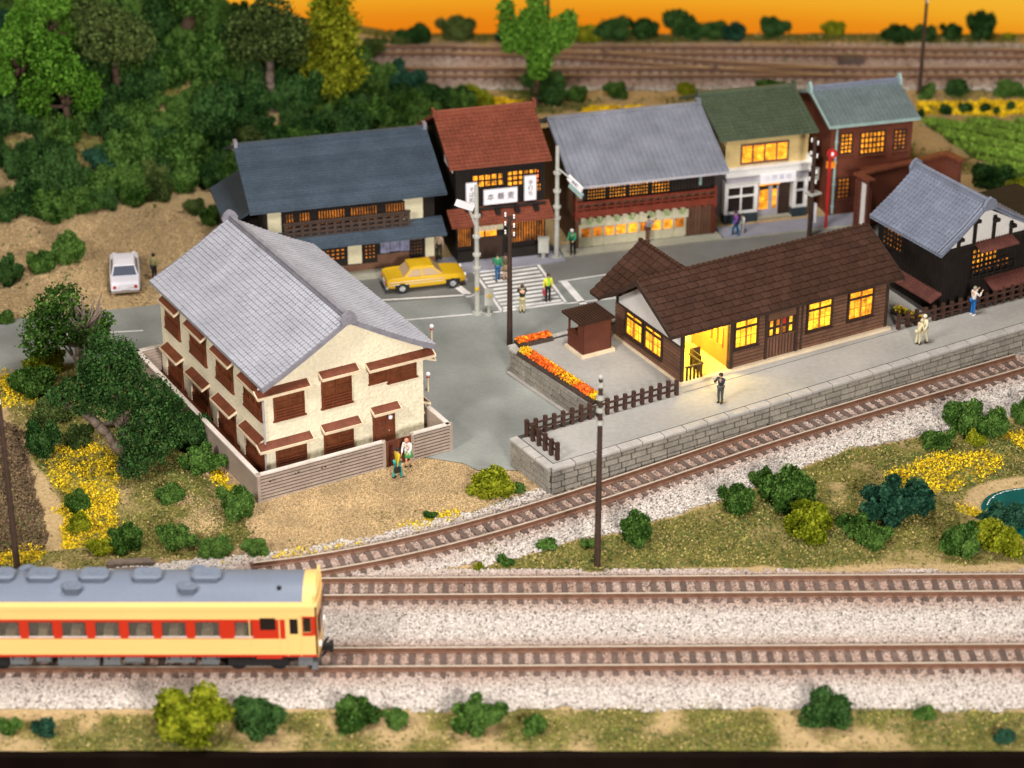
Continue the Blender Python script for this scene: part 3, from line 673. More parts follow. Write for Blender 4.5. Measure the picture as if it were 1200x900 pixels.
# --- blue slate shop house
M['balcony']=mat('balcony_wood',(.055,.033,.024),.7,(2,.2),(10,.25))
bh=thing('blue_roof_shop','long dark wooden shop house under a plain blue slate roof, leftmost of the town row','shop',(-10.13,124.79,0),R(15))
b=MB(); b.extr([(0,0),(7.6,0),(7.6,4.9),(4.2,6.35),(0,4.7)],-3.8,5.95,'x'); b.build('wall',M['blackwood'],bh)
roof=gable(bh,0,4.66,4.2,6.68,8.2,5.0,-4.65,6.5,-.9,M['slate'])
tfm=MB(); tile_field(tfm,(-4.65,-.9,4.66),(1,0,0),(0,5.1,2.02),11.15,5.48,11.15,.21,.03,gap=0); tile_field(tfm,(-4.65,8.2,5.0),(1,0,0),(0,-4.0,1.68),11.15,4.3,11.15,.21,.03,gap=0)
tfm.build('slate_courses',M['slate'],roof,kind='stuff')
MB().box(-4.62,6.47,4.08,4.34,6.66,6.78).build('ridge',M['slate'],roof)
for x in (-4.62,6.3): MB().box(x,x+.2,3.98,4.42,6.6,6.98).build('ridge_end',M['tile_ridge'],roof)
MB(F_).box(-3.56,-2.8,0,.05,2.75,4.35).box(4.14,5.28,0,.05,2.9,4.45).each('plaster_panel',M['cream'],bh)
o=MB(F_).box(-2.6,4.13,.0,.03,3.2,4.1).build('upper_window',M['glowdim'],bh)
b=MB(F_)
for k in range(45):
    u=-2.6+k*.153
    if k in (3,4,9,10,11,22,23,34,35,36): b.box(u,u+.17,.03,.07,3.2,4.1)
    else: b.box(u,u+.095,.03,.07,3.2,4.1)
b.box(-2.65,4.2,.03,.09,4.0,4.12).build('lattice',M['blackwood'],o)
b=MB(F_); 
for k in range(4): z=2.66+k*.27; b.box(-2.75,4.4,.5,.56,z,z+.14)
for k in range(16): u=-2.75+k*.466; b.box(u,u+.17,.49,.57,2.62,3.62)
b.box(-2.8,4.45,.44,.62,3.6,3.68).box(-2.8,4.45,0,.6,2.52,2.62).build('balcony',M['balcony'],bh)
b=MB(F_); b.extr([(-.02,2.95),(1.35,2.36),(1.35,2.26),(-.02,2.8)],-4.3,6.35,'x'); cn=b.build('canopy',M['slate'],bh)
tfm=MB(); tile_field(tfm,(-4.3,-1.35,2.36),(1,0,0),(0,1.35,.59),10.65,1.45,10.65,.21,.03,gap=0); tfm.build('slate_courses',M['slate'],cn,kind='stuff')
MB(F_).box(.9,1.7,0,.05,.55,2.1).box(5.38,5.9,0,.05,.35,2.1).each('plaster_panel',M['cream'],bh)
def lattice(tf,parent,u0,u1,z0,z1,nc,nr,gm,fmt=M['blackwood'],bw=.09,name='lattice_window'):
    o=MB(tf).box(u0,u1,0,.02,z0,z1).build(name,gm,parent)
    b=MB(tf)
    for k in range(nc+1): u=u0+(u1-u0)*k/nc; b.box(u-bw/2,u+bw/2,.02,.06,z0,z1)
    for k in range(nr+1): z=z0+(z1-z0)*k/nr; b.box(u0-bw/2,u1+bw/2,.021,.065,z-bw/2,z+bw/2)
    b.build('lattice',fmt,o); return o
lattice(F_,bh,-3.2,.75,.9,1.85,14,4,M['glowdim'],bw=.13); lattice(F_,bh,1.85,2.5,.75,1.85,3,5,M['glowdim'],bw=.12); lattice(F_,bh,4.5,5.2,.7,1.95,4,6,M['glowdim'],bw=.14)
b=MB(F_)
for k in range(3): b.box(2.76+k*.57,3.30+k*.57,.1,.13,1.05+.05*(k%2),1.75)
b.each('door_curtain',M['noren'],bh)
MB(F_).box(-3.8,5.95,0,.06,.05,.5).box(2.6,4.5,0,.04,.1,.95).build('plank_skirt',M['plank'],bh)
# lean-to at the left end
b=MB(); b.extr([(1.2,0),(7,0),(7,3.0),(1.2,3.0)],-5.3,-3.8,'x'); b.build('lean_to_wall',M['blackwood'],bh)
b=MB(); b.extr([(-5.7,2.9),(-3.9,3.9),(-3.9,3.78),(-5.7,2.78)],1.6,7.4,'y'); lt=b.build('lean_to_roof',M['slate'],bh)
# --- red tile noodle shop
rs=thing('red_roof_noodle_shop','black timber noodle shop with red tiled roof and three white signboards','shop',(-2.92,126.41,0),R(15))
b=MB(); b.extr([(0,0),(6.9,0),(6.9,5.9),(3.4,7.55),(0,6.2)],-.25,4.95,'x'); b.build('wall',M['blackwood'],rs)
roof=gable(rs,0,6.12,3.2,7.9,7.3,5.8,-.75,5.15,-.7,M['redtile'])
tfm=MB(); tile_field(tfm,(-.75,-.7,6.12),(1,0,0),(0,3.9,1.78),5.9,4.29,.24,.29,.07,roll=.03,gap=.004); tile_field(tfm,(-.75,7.3,5.8),(1,0,0),(0,-4.1,2.1),5.9,4.6,.24,.29,.07,roll=.03,gap=.004)
tfm.build('roof_tiles',M['redtile'],roof,kind='stuff')
MB().box(-.78,5.18,3.05,3.35,7.88,8.02).cyl((-.78,3.2,8.05),(5.18,3.2,8.05),.09).build('ridge',M['redtile'],roof)
for x in (-.82,5.1): MB().box(x,x+.14,2.95,3.45,7.8,8.25).build('ridge_end',M['redtile'],roof)
MB().box(-.3,-.27,.6,2.5,5.3,6.6).build('gable_panel',M['white'],rs)
lattice(F_,rs,.69,2.5,4.55,5.32,5,2,M['glow'],bw=.1); lattice(F_,rs,2.72,4.62,4.45,5.36,6,3,M['glow'],bw=.1)
lattice(F_,rs,4.45,4.72,3.95,5.3,2,5,M['glow'],bw=.09); lattice(F_,rs,.72,1.05,3.8,4.7,2,4,M['glowdim'],bw=.09)
b=MB(F_)
for k in range(26): u=-.2+k*.2; b.box(u,u+.03,0,.03,3.2,6.0)
b.build('batten',M['blackwood'],rs)
def signboard(parent,tf_loc,u0,u1,z0,z1,d,txt,size,vertical=False,ink='ink'):
    o=MB(F_).box(u0,u1,d,d+.09,z0,z1).build('signboard',M['signwhite'],parent)
    MB(F_).box(u0-.05,u1+.05,d-.02,d+.04,z0-.05,z1+.05).build('sign_frame',M['greywhite'],o)
    if txt: link('lettering',text_mesh(txt,size,M[ink],vertical=vertical),o,((u0+u1)/2,-(d+.10),(z0+z1)/2),(R(90),0,0))
    return o
signboard(rs,F_,1.30,3.20,3.62,4.46,.35,'本 蕎 麦',.46)
signboard(rs,F_,.28,.86,3.62,4.98,.32,'そば処',.32,True); signboard(rs,F_,3.68,4.32,3.62,5.05,.32,'手打ち',.33,True)
b=MB(F_); b.extr([(0,3.35),(1.25,2.80),(1.25,2.70),(0,3.2)],-.8,5.2,'x'); cn=b.build('canopy',M['redtile'],rs)
tfm=MB(); tile_field(tfm,(-.8,-1.25,2.80),(1,0,0),(0,1.25,.55),6.0,1.37,.24,.23,.05,gap=.012); tfm.build('canopy_tiles',M['redtile'],cn,kind='stuff')
b=MB(F_); b.cyl((0.2,.35,3.36),(4.9,.35,3.36),.09)
for k in range(4): u=.9+k*1.12; b.box(u-.14,u+.14,.2,.85,3.1,3.32).cyl((u,.55,3.0),(u,.55,3.5),.1)
b.build('sign_bracket',M['blackwood'],rs)
b=MB(F_)
for k in range(4): b.box(.75+k*.43,1.15+k*.43,.25,.28,1.95,2.45)
b.each('door_curtain',M['norenw'],rs)
MB(F_).box(.8,1.35,0,.03,1.5,2.1).box(1.45,2.1,0,.03,1.5,2.1).each('door_light',M['glow'],rs)
MB(F_).box(.7,2.45,.0,.05,.1,1.45).box(1.36,1.44,0,.06,.1,2.2).build('door',M['brownwood'],rs)
o=MB(F_).box(2.75,4.9,0,.02,.95,2.15).build('lattice_window',M['glowdim'],rs)
b=MB(F_)
for k in range(15): u=2.72+k*.155; b.box(u,u+.085,.02,.07,.95,2.15)
b.box(2.7,4.95,.02,.09,.85,.95).box(2.7,4.95,.0,.3,.1,.62).box(2.7,4.95,.25,.32,.62,.72).build('lattice',M['blackwood'],o)
o=MB(F_).box(-.2,.6,0,.02,1.0,2.1).build('lattice_window',M['glowdim'],rs)
b=MB(F_)
for k in range(7): u=-.22+k*.13; b.box(u,u+.075,.02,.07,.95,2.15)
b.box(-.25,.65,0,.25,.1,.8).build('lattice',M['blackwood'],o)
# --- grey metal roof inn
gi=thing('grey_roof_inn','brown plank inn with a ribbed grey metal roof, red balcony and cream shop screens','inn',(3.85,128.3,0),R(15))
b=MB(); b.extr([(0,0),(8,0),(8,4.4),(4.3,6.0),(0,4.2)],-.2,8.25,'x'); b.build('wall',M['plank'],gi)
roof=gable(gi,0,4.30,4.4,6.47,8.6,4.6,-.72,8.65,-.95,M['metal_roof'],th=.1)
b=MB(); a=Vector((0,-.95,4.30)); c_=Vector((0,4.4,6.47)); 
for k in range(31):
    x=-.70+k*.31; 
    b.extr([(a.y,a.z),(a.y,a.z+.09),(c_.y,c_.z+.09),(c_.y,c_.z)],x,x+.085,'x'); b.extr([(8.6,4.6),(8.6,4.69),(4.4,6.56),(4.4,6.47)],x,x+.085,'x')
b.build('standing_seams',M['metal_roof'],roof,kind='stuff')
MB().box(-.74,8.67,4.25,4.55,6.45,6.58).build('ridge',M['metal_roof'],roof); MB().box(8.4,8.67,4.2,4.6,6.5,6.8).build('ridge_end',M['metal_roof'],roof)
MB(F_).box(-.74,8.67,.93,1.0,4.17,4.3).build('fascia',M['greywhite'],roof)
MB(F_).box(.2,8.2,0,.04,2.95,4.2).build('upper_wall',M['blackwood'],gi)
for (u0,u1,nc) in ((.45,1.55,7),(1.75,2.75,6),(2.95,4.1,7),(4.3,5.4,6)):
    lattice(face_tf(0,-.05,0),gi,u0,u1,3.05,4.05,nc,5,M['glow'],bw=.10)
b=MB(F_)
for k in range(14): u=5.6+k*.19; b.box(u,u+.03,.04,.07,3.0,4.1)
b.build('batten',M['brownwood'],gi); MB(F_).cyl((7.25,.12,3.3),(7.25,.12,4.0),.1).build('hanging_lamp',M['patinatrim'],gi)
b=MB(F_); b.box(-.5,7.95,.2,.95,2.36,2.46).box(-.5,7.95,.86,.95,2.46,2.74).box(-.5,7.95,.86,.95,2.86,2.93).box(-.5,7.95,.84,.97,3.2,3.3).box(-.5,-.4,.1,.95,3.2,3.28)
for k in range(19): u=-.5+k*.464; b.box(u,u+.09,.86,.95,2.7,3.25)
for k in range(17): u=-.3+k*.5; b.box(u,u+.12,.0,.9,2.2,2.36)
b.box(7.85,7.99,.82,.99,2.2,3.42).box(-.52,-.38,.82,.99,2.2,3.42).build('balcony',M['deepred'],gi)
b=MB(F_)
for k in range(13): 
    u=.05+k*.5; b.box(u,u+.485,.25+.02*(k%2),.28+.02*(k%2),1.42,2.12)
nr=b.each('shop_curtain',M['norenw'],gi)[0]
b=MB(F_)
for u in (.35,.95,2.0,2.9,4.1,5.05,5.95): b.box(u,u+.22,.302,.308,1.72,2.02).box(u+.08,u+.32,.302,.309,1.62,1.8).box(u+.3,u+.42,.302,.31,1.78,2.05)
b.each('leaf_motif',M['norengr'],nr)
MB(F_).box(0,6.5,0,.03,.1,1.5).build('screen_wall',M['cream'],gi)
for k in range(9):
    u=.08+k*.71
    sc=MB(F_).box(u,u+.64,.03,.07,.12,.68).build('screen',M['norenw'],gi)
    MB(F_).box(u+.05,u+.59,.03,.05,.72,1.28).build('pane',M['glow' if k in (2,3,4,6,7) else 'glowdim'],sc)
    MB(F_).box(u,u+.05,.05,.09,.68,1.3).box(u+.59,u+.64,.05,.09,.68,1.3).box(u,u+.64,.05,.09,.66,.73).build('sash',M['cream'],sc)
b=MB(F_)
for k in range(8): u=6.6+k*.2; b.box(u,u+.17,0,.05,.1,2.3)
b.build('plank_wall',M['plank'],gi); MB(F_).box(8.05,8.25,0,.1,0,2.4).build('post',M['deepred'],gi)
MB().box(-.2,8.25,-.06,.02,.02,.12).build('sill',M['black'],gi)
# --- green tile shop
gs=thing('green_roof_shop','ochre upstairs and white shopfront with green tiled roof and dark navy base','shop',(12.62,131.97,0),R(15))
b=MB(); b.extr([(0,3.2),(6,3.2),(6,5.5),(3.3,6.6),(0,5.5)],-.15,4.95,'x'); b.build('upper_wall',M['yellowwall'],gs)
MB().box(-.1,4.9,.35,6,0,3.4).build('wall',M['greywhite'],gs)
roof=gable(gs,0,5.58,3.6,6.86,7,5.4,-.75,5.3,-.65,M['greentile'])
tfm=MB(); tile_field(tfm,(-.75,-.65,5.58),(1,0,0),(0,4.25,1.28),6.05,4.44,.29,.31,.08,roll=.035,gap=.004); tile_field(tfm,(-.75,7,5.4),(1,0,0),(0,-3.4,1.46),6.05,3.7,.29,.31,.055,roll=.05)
tfm.build('roof_tiles',M['greentile'],roof,kind='stuff'); MB().box(-.77,5.32,3.45,3.75,6.84,6.98).build('ridge',M['greentile'],roof)
for x in (-.8,5.22): MB().box(x,x+.13,3.35,3.85,6.8,7.15).build('ridge_end',M['greentile'],roof)
MB(F_).box(-.15,4.95,0,.08,4.98,5.35).build('eave_beam',M['yellowwall'],gs)
wf=MB(F_).box(.74,3.72,0,.08,3.66,3.78).box(.74,3.72,0,.08,4.82,4.95).box(.74,.84,0,.08,3.78,4.82).box(3.62,3.72,0,.08,3.78,4.82)
for k in (1,2,3): u=.74+k*.745; wf.box(u-.05,u+.05,0,.075,3.78,4.82)
wo=wf.build('window',M['plank'],gs)
for k in range(4): MB(F_).box(.84+k*.725,.84+k*.725+.66,.005,.03,3.8,4.8).build('pane',M['glow'],wo)
MB(F_).box(-.2,.7,0,.05,3.5,4.8).build('shutter_board',M['yellowwall'],gs)
MB(F_).box(-.2,5.05,-.5,.32,3.02,3.50).box(-.24,5.09,-.5,.38,3.46,3.54).box(4.85,5.3,-.3,.2,3.2,3.9).build('parapet',M['white'],gs)
MB(F_).box(-.12,1.95,-.4,.22,2.62,3.02).box(4.15,4.98,-.4,.22,2.62,3.02).each('fascia_band',M['greywhite'],gs)
sb=MB(F_).box(1.93,4.15,0,.36,2.42,3.06).build('signboard',M['signwhite'],gs)
link('lettering',text_mesh('小 野 薬 局',.34,M['bluegrey_ink']),sb,(3.04,-.368,2.76),(R(90),0,0))
def bay(u0,u1):
    MB(F_).box(u0,u1,-.4,.14,0,.58).build('base',M['navy'],gs)
    o=MB(F_).box(u0,u0+.22,-.4,.1,.58,2.62).box(u1-.22,u1,-.4,.1,.58,2.62).box(u0+.22,u1-.22,-.4,.1,2.26,2.62).box(u0+.22,u1-.22,-.4,.1,.58,.72).box(u0+.2,u1-.2,-.1,.07,1.62,1.72)
    if u1-u0>1.5: o.box((u0+u1)/2-.05,(u0+u1)/2+.05,-.1,.075,.72,2.26)
    w=o.build('window',M['white'],gs); MB(F_).box(u0+.22,u1-.22,-.06,-.02,.72,2.26).build('pane',M['darkpane'],w)
bay(-.15,1.92); bay(4.12,5.05)
MB(F_).box(2.0,4.1,-.4,-.33,0,2.4).build('recess',M['brownwood'],gs)
MB(F_).box(2.15,2.72,-.33,-.29,.55,1.75).box(2.98,3.24,-.33,-.29,.55,1.75).box(2.05,3.3,-.1,.0,2.18,2.36).each('door_light',M['glow'],gs)
MB(F_).box(2.72,2.98,-.33,-.27,.1,2.0).box(3.24,3.35,-.33,-.27,.1,2.0).box(2.05,2.15,-.33,-.27,.1,2.0).box(2.1,3.3,-.33,-.28,.1,.52).build('door',M['greywhite'],gs)
MB(F_).box(2.0,4.1,-.3,.1,-.02,.12).build('step',M['sidewalk'],gs)
# --- brick building
bb=thing('brick_building','red brick two-storey building with blue-green patina tiled roof, rightmost of the town row','building',(18.62,133.23,0),R(15))
b=MB(); b.extr([(0,0),(5.6,0),(5.6,5.7),(2.9,6.6),(0,5.7)],.1,5.25,'x'); b.build('wall',M['brickmortar'],bb)
brick=MB()
for (tf,L_,dst) in ((F_,5.15,.1),(face_tf(0,5.6,-90),5.6,0)):
    mb=MB(tf); 
    for r_ in range(36):
        z=.1+r_*.155
        n=int(L_/.36)
        for k in range(n+1):
            u=dst+k*.36-(.18 if r_%2 else 0); u1=min(u+.345,dst+L_); u=max(u,dst)
            if u1-u>.05 and random.random()>.04: mb.add([(u,.0,z),(u1,.0,z),(u1,0,z+.135),(u,0,z+.135),(u,.014,z),(u1,.014,z),(u1,.014,z+.135),(u,.014,z+.135)] if tf is F_ else [(u,-.1,z),(u1,-.1,z),(u1,-.1,z+.135),(u,-.1,z+.135),(u,-.086,z),(u1,-.086,z),(u1,-.086,z+.135),(u,-.086,z+.135)],[(4,5,6,7),(0,1,5,4),(3,7,6,2)])
    mb.build('brickwork',M['brickred'],bb,kind='stuff')
roof=gable(bb,0,5.80,2.9,6.85,6.2,5.6,-.25,5.5,-.42,M['patina'])
tfm=MB(); tile_field(tfm,(-.25,-.42,5.80),(1,0,0),(0,3.32,1.05),5.75,3.48,.27,.27,.06,roll=.055,gap=.004); tile_field(tfm,(-.25,6.2,5.6),(1,0,0),(0,-3.3,1.25),5.75,3.5,.27,.27,.055,roll=.05)
tfm.build('roof_tiles',M['patina'],roof,kind='stuff')
MB().box(-.27,5.52,2.78,3.02,6.84,7.02).cyl((-.27,2.9,7.05),(5.52,2.9,7.05),.1).build('ridge',M['darktile'],roof)
for x in (-.3,5.4): MB().extr([(2.55,6.7),(3.25,6.7),(3.2,7.1),(2.9,7.4),(2.6,7.1)],x,x+.16,'x').build('ridge_end',M['patinatrim'],roof)
MB(F_).box(-.25,5.5,.42,.52,5.68,5.84).build('gutter',M['patinatrim'],bb)
MB().extr([(-.5,5.8),(2.9,6.92),(2.9,7.0),(-.5,5.9)],-.32,-.22,'x').build('verge',M['patinatrim'],roof)
dp=MB(F_).cyl((.42,.12,.1),(.42,.12,5.7),.075)
for z in (.5,1.9,3.3,4.6): dp.cyl((.42,.12,z),(.42,.12,z+.12),.11)
dp.build('downpipe',M['patinatrim'],bb)
lattice(F_,bb,.72,1.44,3.85,5.1,3,5,M['glow'],M['brownwood'],.09); lattice(F_,bb,1.98,3.5,3.7,5.05,6,4,M['glow'],M['brownwood'],.10); lattice(F_,bb,4.1,4.84,3.75,5.0,3,5,M['glowdim'],M['brownwood'],.11)
lattice(F_,bb,.72,1.44,1.0,2.28,3,5,M['glowdim'],M['brownwood'],.1); lattice(F_,bb,2.3,3.0,1.0,2.2,3,5,M['glowdim'],M['brownwood'],.1)
MB(F_).box(.6,1.56,0,.1,3.7,3.8).box(1.85,3.62,0,.1,3.52,3.62).box(3.98,4.96,0,.1,3.6,3.7).box(.6,1.56,0,.1,.88,.98).box(1.95,5.3,0,.9,2.75,2.9).each('sill',M['awning'],bb)
MB(F_).box(.1,5.25,0,.07,0,.85).build('brick_base',M['brickmortar'],bb)
DHP=([(-.75,5.12),(.75,6.18),(2.2,7.4)],[(6.0,5.3),(4.1,6.28),(2.2,7.4)])
# --- dark house with grey tiles beside the platform
dh=thing('dark_timber_house','black timber house with dark grey tiled gable roof behind the platform fence','house',(22.83,117.02,0),R(30))
b=MB(); b.extr([(-.0,0),(5.6,0),(5.6,5.2),(2.2,7.1),(0,4.9)],.0,5.6,'y'); b.build('wall',M['blackwood'],dh)
rf=MB(); 
for s in (0,1):
    pr=DHP[s]
    rf.extr(pr+[(x,z-.13) for x,z in reversed(pr)],-.65,5.5,'y')
roof=rf.build('roof',M['darktile'],dh); tfm=MB()
for s in (0,1):
    for (x0,z0),(x1,z1) in zip(DHP[s],DHP[s][1:]):
        a=Vector((x0,0,z0)); c_=Vector((x1,0,z1)); tile_field(tfm,(a.x,-.65,a.z),(0,1,0),c_-a,6.15,(c_-a).length,.27,.27,.05,roll=.07,gap=.004)
tfm.build('roof_tiles',M['darktile'],roof,kind='stuff')
MB().box(2.05,2.37,-.6,5.45,7.36,7.56).cyl((2.21,-.65,7.62),(2.21,5.5,7.62),.11).build('ridge',M['darktile'],roof)
for y in (-.7,5.5): MB().extr([(1.82,7.15),(2.6,7.15),(2.65,7.4),(2.5,7.7),(2.21,7.88),(1.92,7.7),(1.77,7.4)],y-.1,y+.08,'y').build('ridge_end_tile',M['darktile'],roof)
for s in (0,1):
    b=MB(); pr=[(x,z+.05) for x,z in DHP[s]]
    for y in (-.5,-.28): 
        for (x0,z0),(x1,z1) in zip(pr,pr[1:]): b.cyl((x0,y,z0+.05),(x1,y,z1+.05),.07,n=6)
    b.build('verge_roll',M['darktile'],roof)
MB(F_).poly([(.15,.03,5.0),(5.6,.03,5.0),(5.6,.03,5.3),(2.2,.03,7.1)]).build('gable_plaster',M['white'],dh)
b=MB(F_)
for u,z1 in ((.85,5.75),(1.9,6.6),(3.2,6.4),(4.4,5.8)): b.box(u-.1,u+.1,.03,.12,5.0,z1).box(u-.16,u+.16,.1,.35,z1-.32,z1-.14)
b.box(0,5.6,.02,.1,4.86,5.04).build('beam',M['blackwood'],dh)
lattice(F_,dh,1.9,3.6,3.75,4.65,6,3,M['glow'],bw=.12); lattice(F_,dh,1.9,4.5,3.2,3.72,9,2,M['glowdim'],bw=.14)
b=MB(F_); b.box(1.7,4.7,.35,.4,3.55,3.62).box(1.7,4.7,.35,.4,3.15,3.22).box(1.7,4.7,0,.4,3.0,3.06)
for k in range(7): b.box(1.7+k*.49,1.76+k*.49,.35,.4,3.0,3.6)
b.build('balcony',M['blackwood'],dh)
def cano(u0,u1,z,d=.75,n=14,tf=F_,dz=.3,m='deepred'):
    b=MB(tf); b.extr([(0,z),(d,z-dz),(d,z-dz-.06),(0,z-.08)],u0,u1,'x')
    for k in range(n): u=u0+(u1-u0)*(k+.2)/n; b.extr([(0,z),(0,z+.05),(d,z-dz+.05),(d,z-dz)],u,u+(u1-u0)/n*.45,'x')
    return b.build('canopy',M['canopy'],dh)
M['canopy']=mat('maroon_corrugated', (.13,.045,.035), .6, (2,.2), (10,.25))
cano(1.95,4.5,5.05); cano(2.9,7.0,2.75,.9,24,dz=.4)
cano(1.9,5.65,2.5,.7,20,tf=face_tf(0,5.6,-90),dz=.35)
lattice(face_tf(0,5.6,-90),dh,.5,2.2,3.5,4.6,6,4,M['glowdim'],bw=.14)
b=MB(face_tf(0,5.6,-90))
for k in range(28): u=.05+k*.2; b.box(u,u+.04,0,.04,.2,4.7)
b.build('batten',M['blackwood'],dh)
b=MB(F_)
for k in range(28): u=.05+k*.2; b.box(u,u+.04,0,.03,.2,4.85)
b.build('batten',M['blackwood'],dh)
# extension of the dark house to the right
MB().box(5.6,10.5,.3,6.5,0,4.3).build('side_wing',M['blackwood'],dh)
# --- brick firewall building behind the dark house
lw=thing('brick_parapet_wall','tall red brick parapet wall with tan coping and a white strip, behind the dark house','wall',(20.94,131.97,0),R(30))
b=MB(); b.box(-1.17,-.9,-1.46,-.45,0,3.42).box(-1.17,5.6,-.45,-.2,0,3.42).box(5.35,5.6,-1.6,-.45,0,3.42); b.build('wall',M['brickmortar'],lw)
MB().box(-1.3,-.78,-1.58,-.58,3.42,3.55).box(-1.3,5.73,-.58,-.08,3.42,3.55).box(5.22,5.73,-1.72,-.58,3.42,3.55).build('coping',M['awning'],lw)
MB().box(-1.2,-1.165,-1.25,-.85,.2,3.2).build('white_strip',M['white'],lw)
mb=MB()
for r_ in range(20):
    for k in range(19):
        u=-1.1+k*.35-(.17 if r_%2 else 0); mb.box(u,u+.335,-.462,-.44,.1+r_*.165,.1+r_*.165+.148)
mb.build('brickwork',M['brickred'],lw,kind='stuff')
# ================================================================== station building on the platform
st=thing('station_building','dark brown clapboard station with tiled gable roof and bright yellow lit windows','station',(8.45,108.53,1.5),R(29.5))
Z0=.15; SL=12.85; SD=6.2
MB().box(-.12,SL+.15,-.28,SD,0,.15).build('plinth',M['creamtrim'],st)
def clap(tf,parent,L_,z0,z1,opens,bh=.21,name='clapboard',top=None):
    b=MB(tf); n=round((z1-z0)/bh); bh=(z1-z0)/n
    for k in range(n):
        z=z0+k*bh; segs=[(0,L_)]
        if top: 
            a,e=top(z+bh/2); segs=[(a,e)] if e>a else []
        for (u0,u1,w0,w1) in opens:
            if z+bh/2<w0 or z+bh/2>w1: continue
            ns=[]
            for a,e in segs:
                if u1<=a or u0>=e: ns.append((a,e)); continue
                if a<u0: ns.append((a,u0))
                if e>u1: ns.append((u1,e))
            segs=ns
        for a,e in segs:
            q=a
            while q<e-.02:
                w=min(random.uniform(.9,2.4),e-q); 
                if e-q-w<.2: w=e-q
                b.extr([(0,z),(.045,z),(.028,z+bh-.045),(0,z+bh-.045)],q+.006,q+w-.006,'x'); q+=w
    return b.build(name,M['plank'],parent,kind='stuff')
def holed(tf,parent,L_,z0,z1,opens,th,m,name='wall',m_in=None):
    """wall plate with rectangular openings"""
    b=MB(tf); us=sorted({0,L_,*[o[0] for o in opens],*[o[1] for o in opens]}); 
    for a,e in zip(us,us[1:]):
        zs=[z0]; blk=sorted([(o[2],o[3]) for o in opens if o[0]<=a+.001 and o[1]>=e-.001])
        cur=z0
        for w0,w1 in blk:
            if w0>cur: b.box(a,e,-th,0,cur,w0)
            cur=max(cur,w1)
        if cur<z1: b.box(a,e,-th,0,cur,z1)
    return b.build(name,m,parent)
Sf=face_tf(0,0,0); Sl=face_tf(0,SD,-90); Sr=face_tf(SL,0,90); ZF=Z0
fo=[(.18,2.85,ZF,2.72),(3.15,4.62,1.15,2.78),(5.2,6.95,ZF,2.38),(7.65,9.25,1.05,2.72),(10.25,11.9,1.05,2.72)]
lo=[(1.05,2.72,.62,2.05),(2.86,4.55,.62,2.05)]
holed(Sf,st,SL,ZF,3.05,fo,.12,M['brownwood']); holed(Sl,st,SD,ZF,2.2,lo,.12,M['brownwood'])
clap(Sf,st,SL,ZF,3.0,[(a-.06,b_+.06,c_-.06 if c_>.3 else c_,d+.06) for a,b_,c_,d in fo])
clap(Sl,st,SD,ZF,2.08,[(a-.06,b_+.06,c_-.06,d+.06) for a,b_,c_,d in lo])
MB(Sr).box(0,SD,-.12,0,ZF,3.05).build('wall',M['brownwood'],st)
clap(Sr,st,SD,ZF,3.0,[]); MB(Sr).poly([(0,.0,3.05),(SD,0,3.05),(3.1,0,4.6)]).build('gable',M['brownwood'],st)
MB().box(0,SL,SD-.12,SD,ZF,3.0).build('wall',M['brownwood'],st)
# white gable triangle on the left end
b=MB(Sl)
b.add([(.35,.05,2.14),(6.15,.05,2.14),(6.15,.05,3.02),(3.35,.05,4.46),(.35,.05,2.44),(.35,-.1,2.14),(6.15,-.1,2.14),(6.15,-.1,3.02),(3.35,-.1,4.46),(.35,-.1,2.44)],[(0,1,2,3,4),(9,8,7,6,5),(0,5,6,1),(1,6,7,2),(2,7,8,3),(3,8,9,4),(4,9,5,0)])
gbl=b.build('gable_plaster',M['white'],st)
MB(Sl).box(.3,6.15,.05,.11,2.06,2.14).build('gable_beam',M['brownwood'],st)
b=MB(Sl)
for k in range(3): b.box(3.2+k*.14,3.23+k*.14,.05,.065,3.4,3.95)
b.box(3.17,3.54,.05,.065,3.36,3.4).build('gable_vent',M['greywhite'],gbl)
# roofs: unit tile pieces laid in courses
RA_,RZ=2.85,4.72; EY,EZ=-.45,3.02; TX0,TX1=-.88,13.45; KB=.66
slopeF=Vector((0,RA_-EY,RZ-EZ)); 
b=MB(); BY=6.5; BZ=RZ-(BY-RA_)*KB
b.extr([(EY,EZ),(RA_,RZ),(BY,BZ),(BY,BZ-.13),(RA_,RZ-.17),(EY,EZ-.13)],TX0,TX1,'x')
CX,CZ=2.1,4.58; CXL,CZL=-.9,2.33; CY0,CY1=2.9,7.35
VY0,VY1=RA_+(RZ-CZL)/KB, RA_+(RZ-CZ)/KB      # valley with the main rear slope
for sx in (1,-1):
    ex=CX+sx*(CXL-CX); T_=[(ex,VY0-.02,CZL),(CX,VY1-.02,CZ),(CX,CY1,CZ),(ex,CY1,CZL)]
    b.add(T_+[(x,y,z-.13) for x,y,z in T_],[(0,1,2,3),(7,6,5,4),(0,4,5,1),(1,5,6,2),(2,6,7,3),(3,7,4,0)])
roof=b.build('roof',M['brownwood'],st)
unit=MB().add([(-.5,0,1),(.5,0,1),(.5,1,.25),(-.5,1,.25),(-.5,0,-.4),(.5,0,-.4),(-.5,1,-.4),(.5,1,-.4),(.0,0,1.15),(.0,1,.4)],[(0,8,9,3),(8,1,2,9),(4,5,1,8,0),(4,0,3,6),(1,5,7,2)]).mesh('roof_tile',M['browntile'])
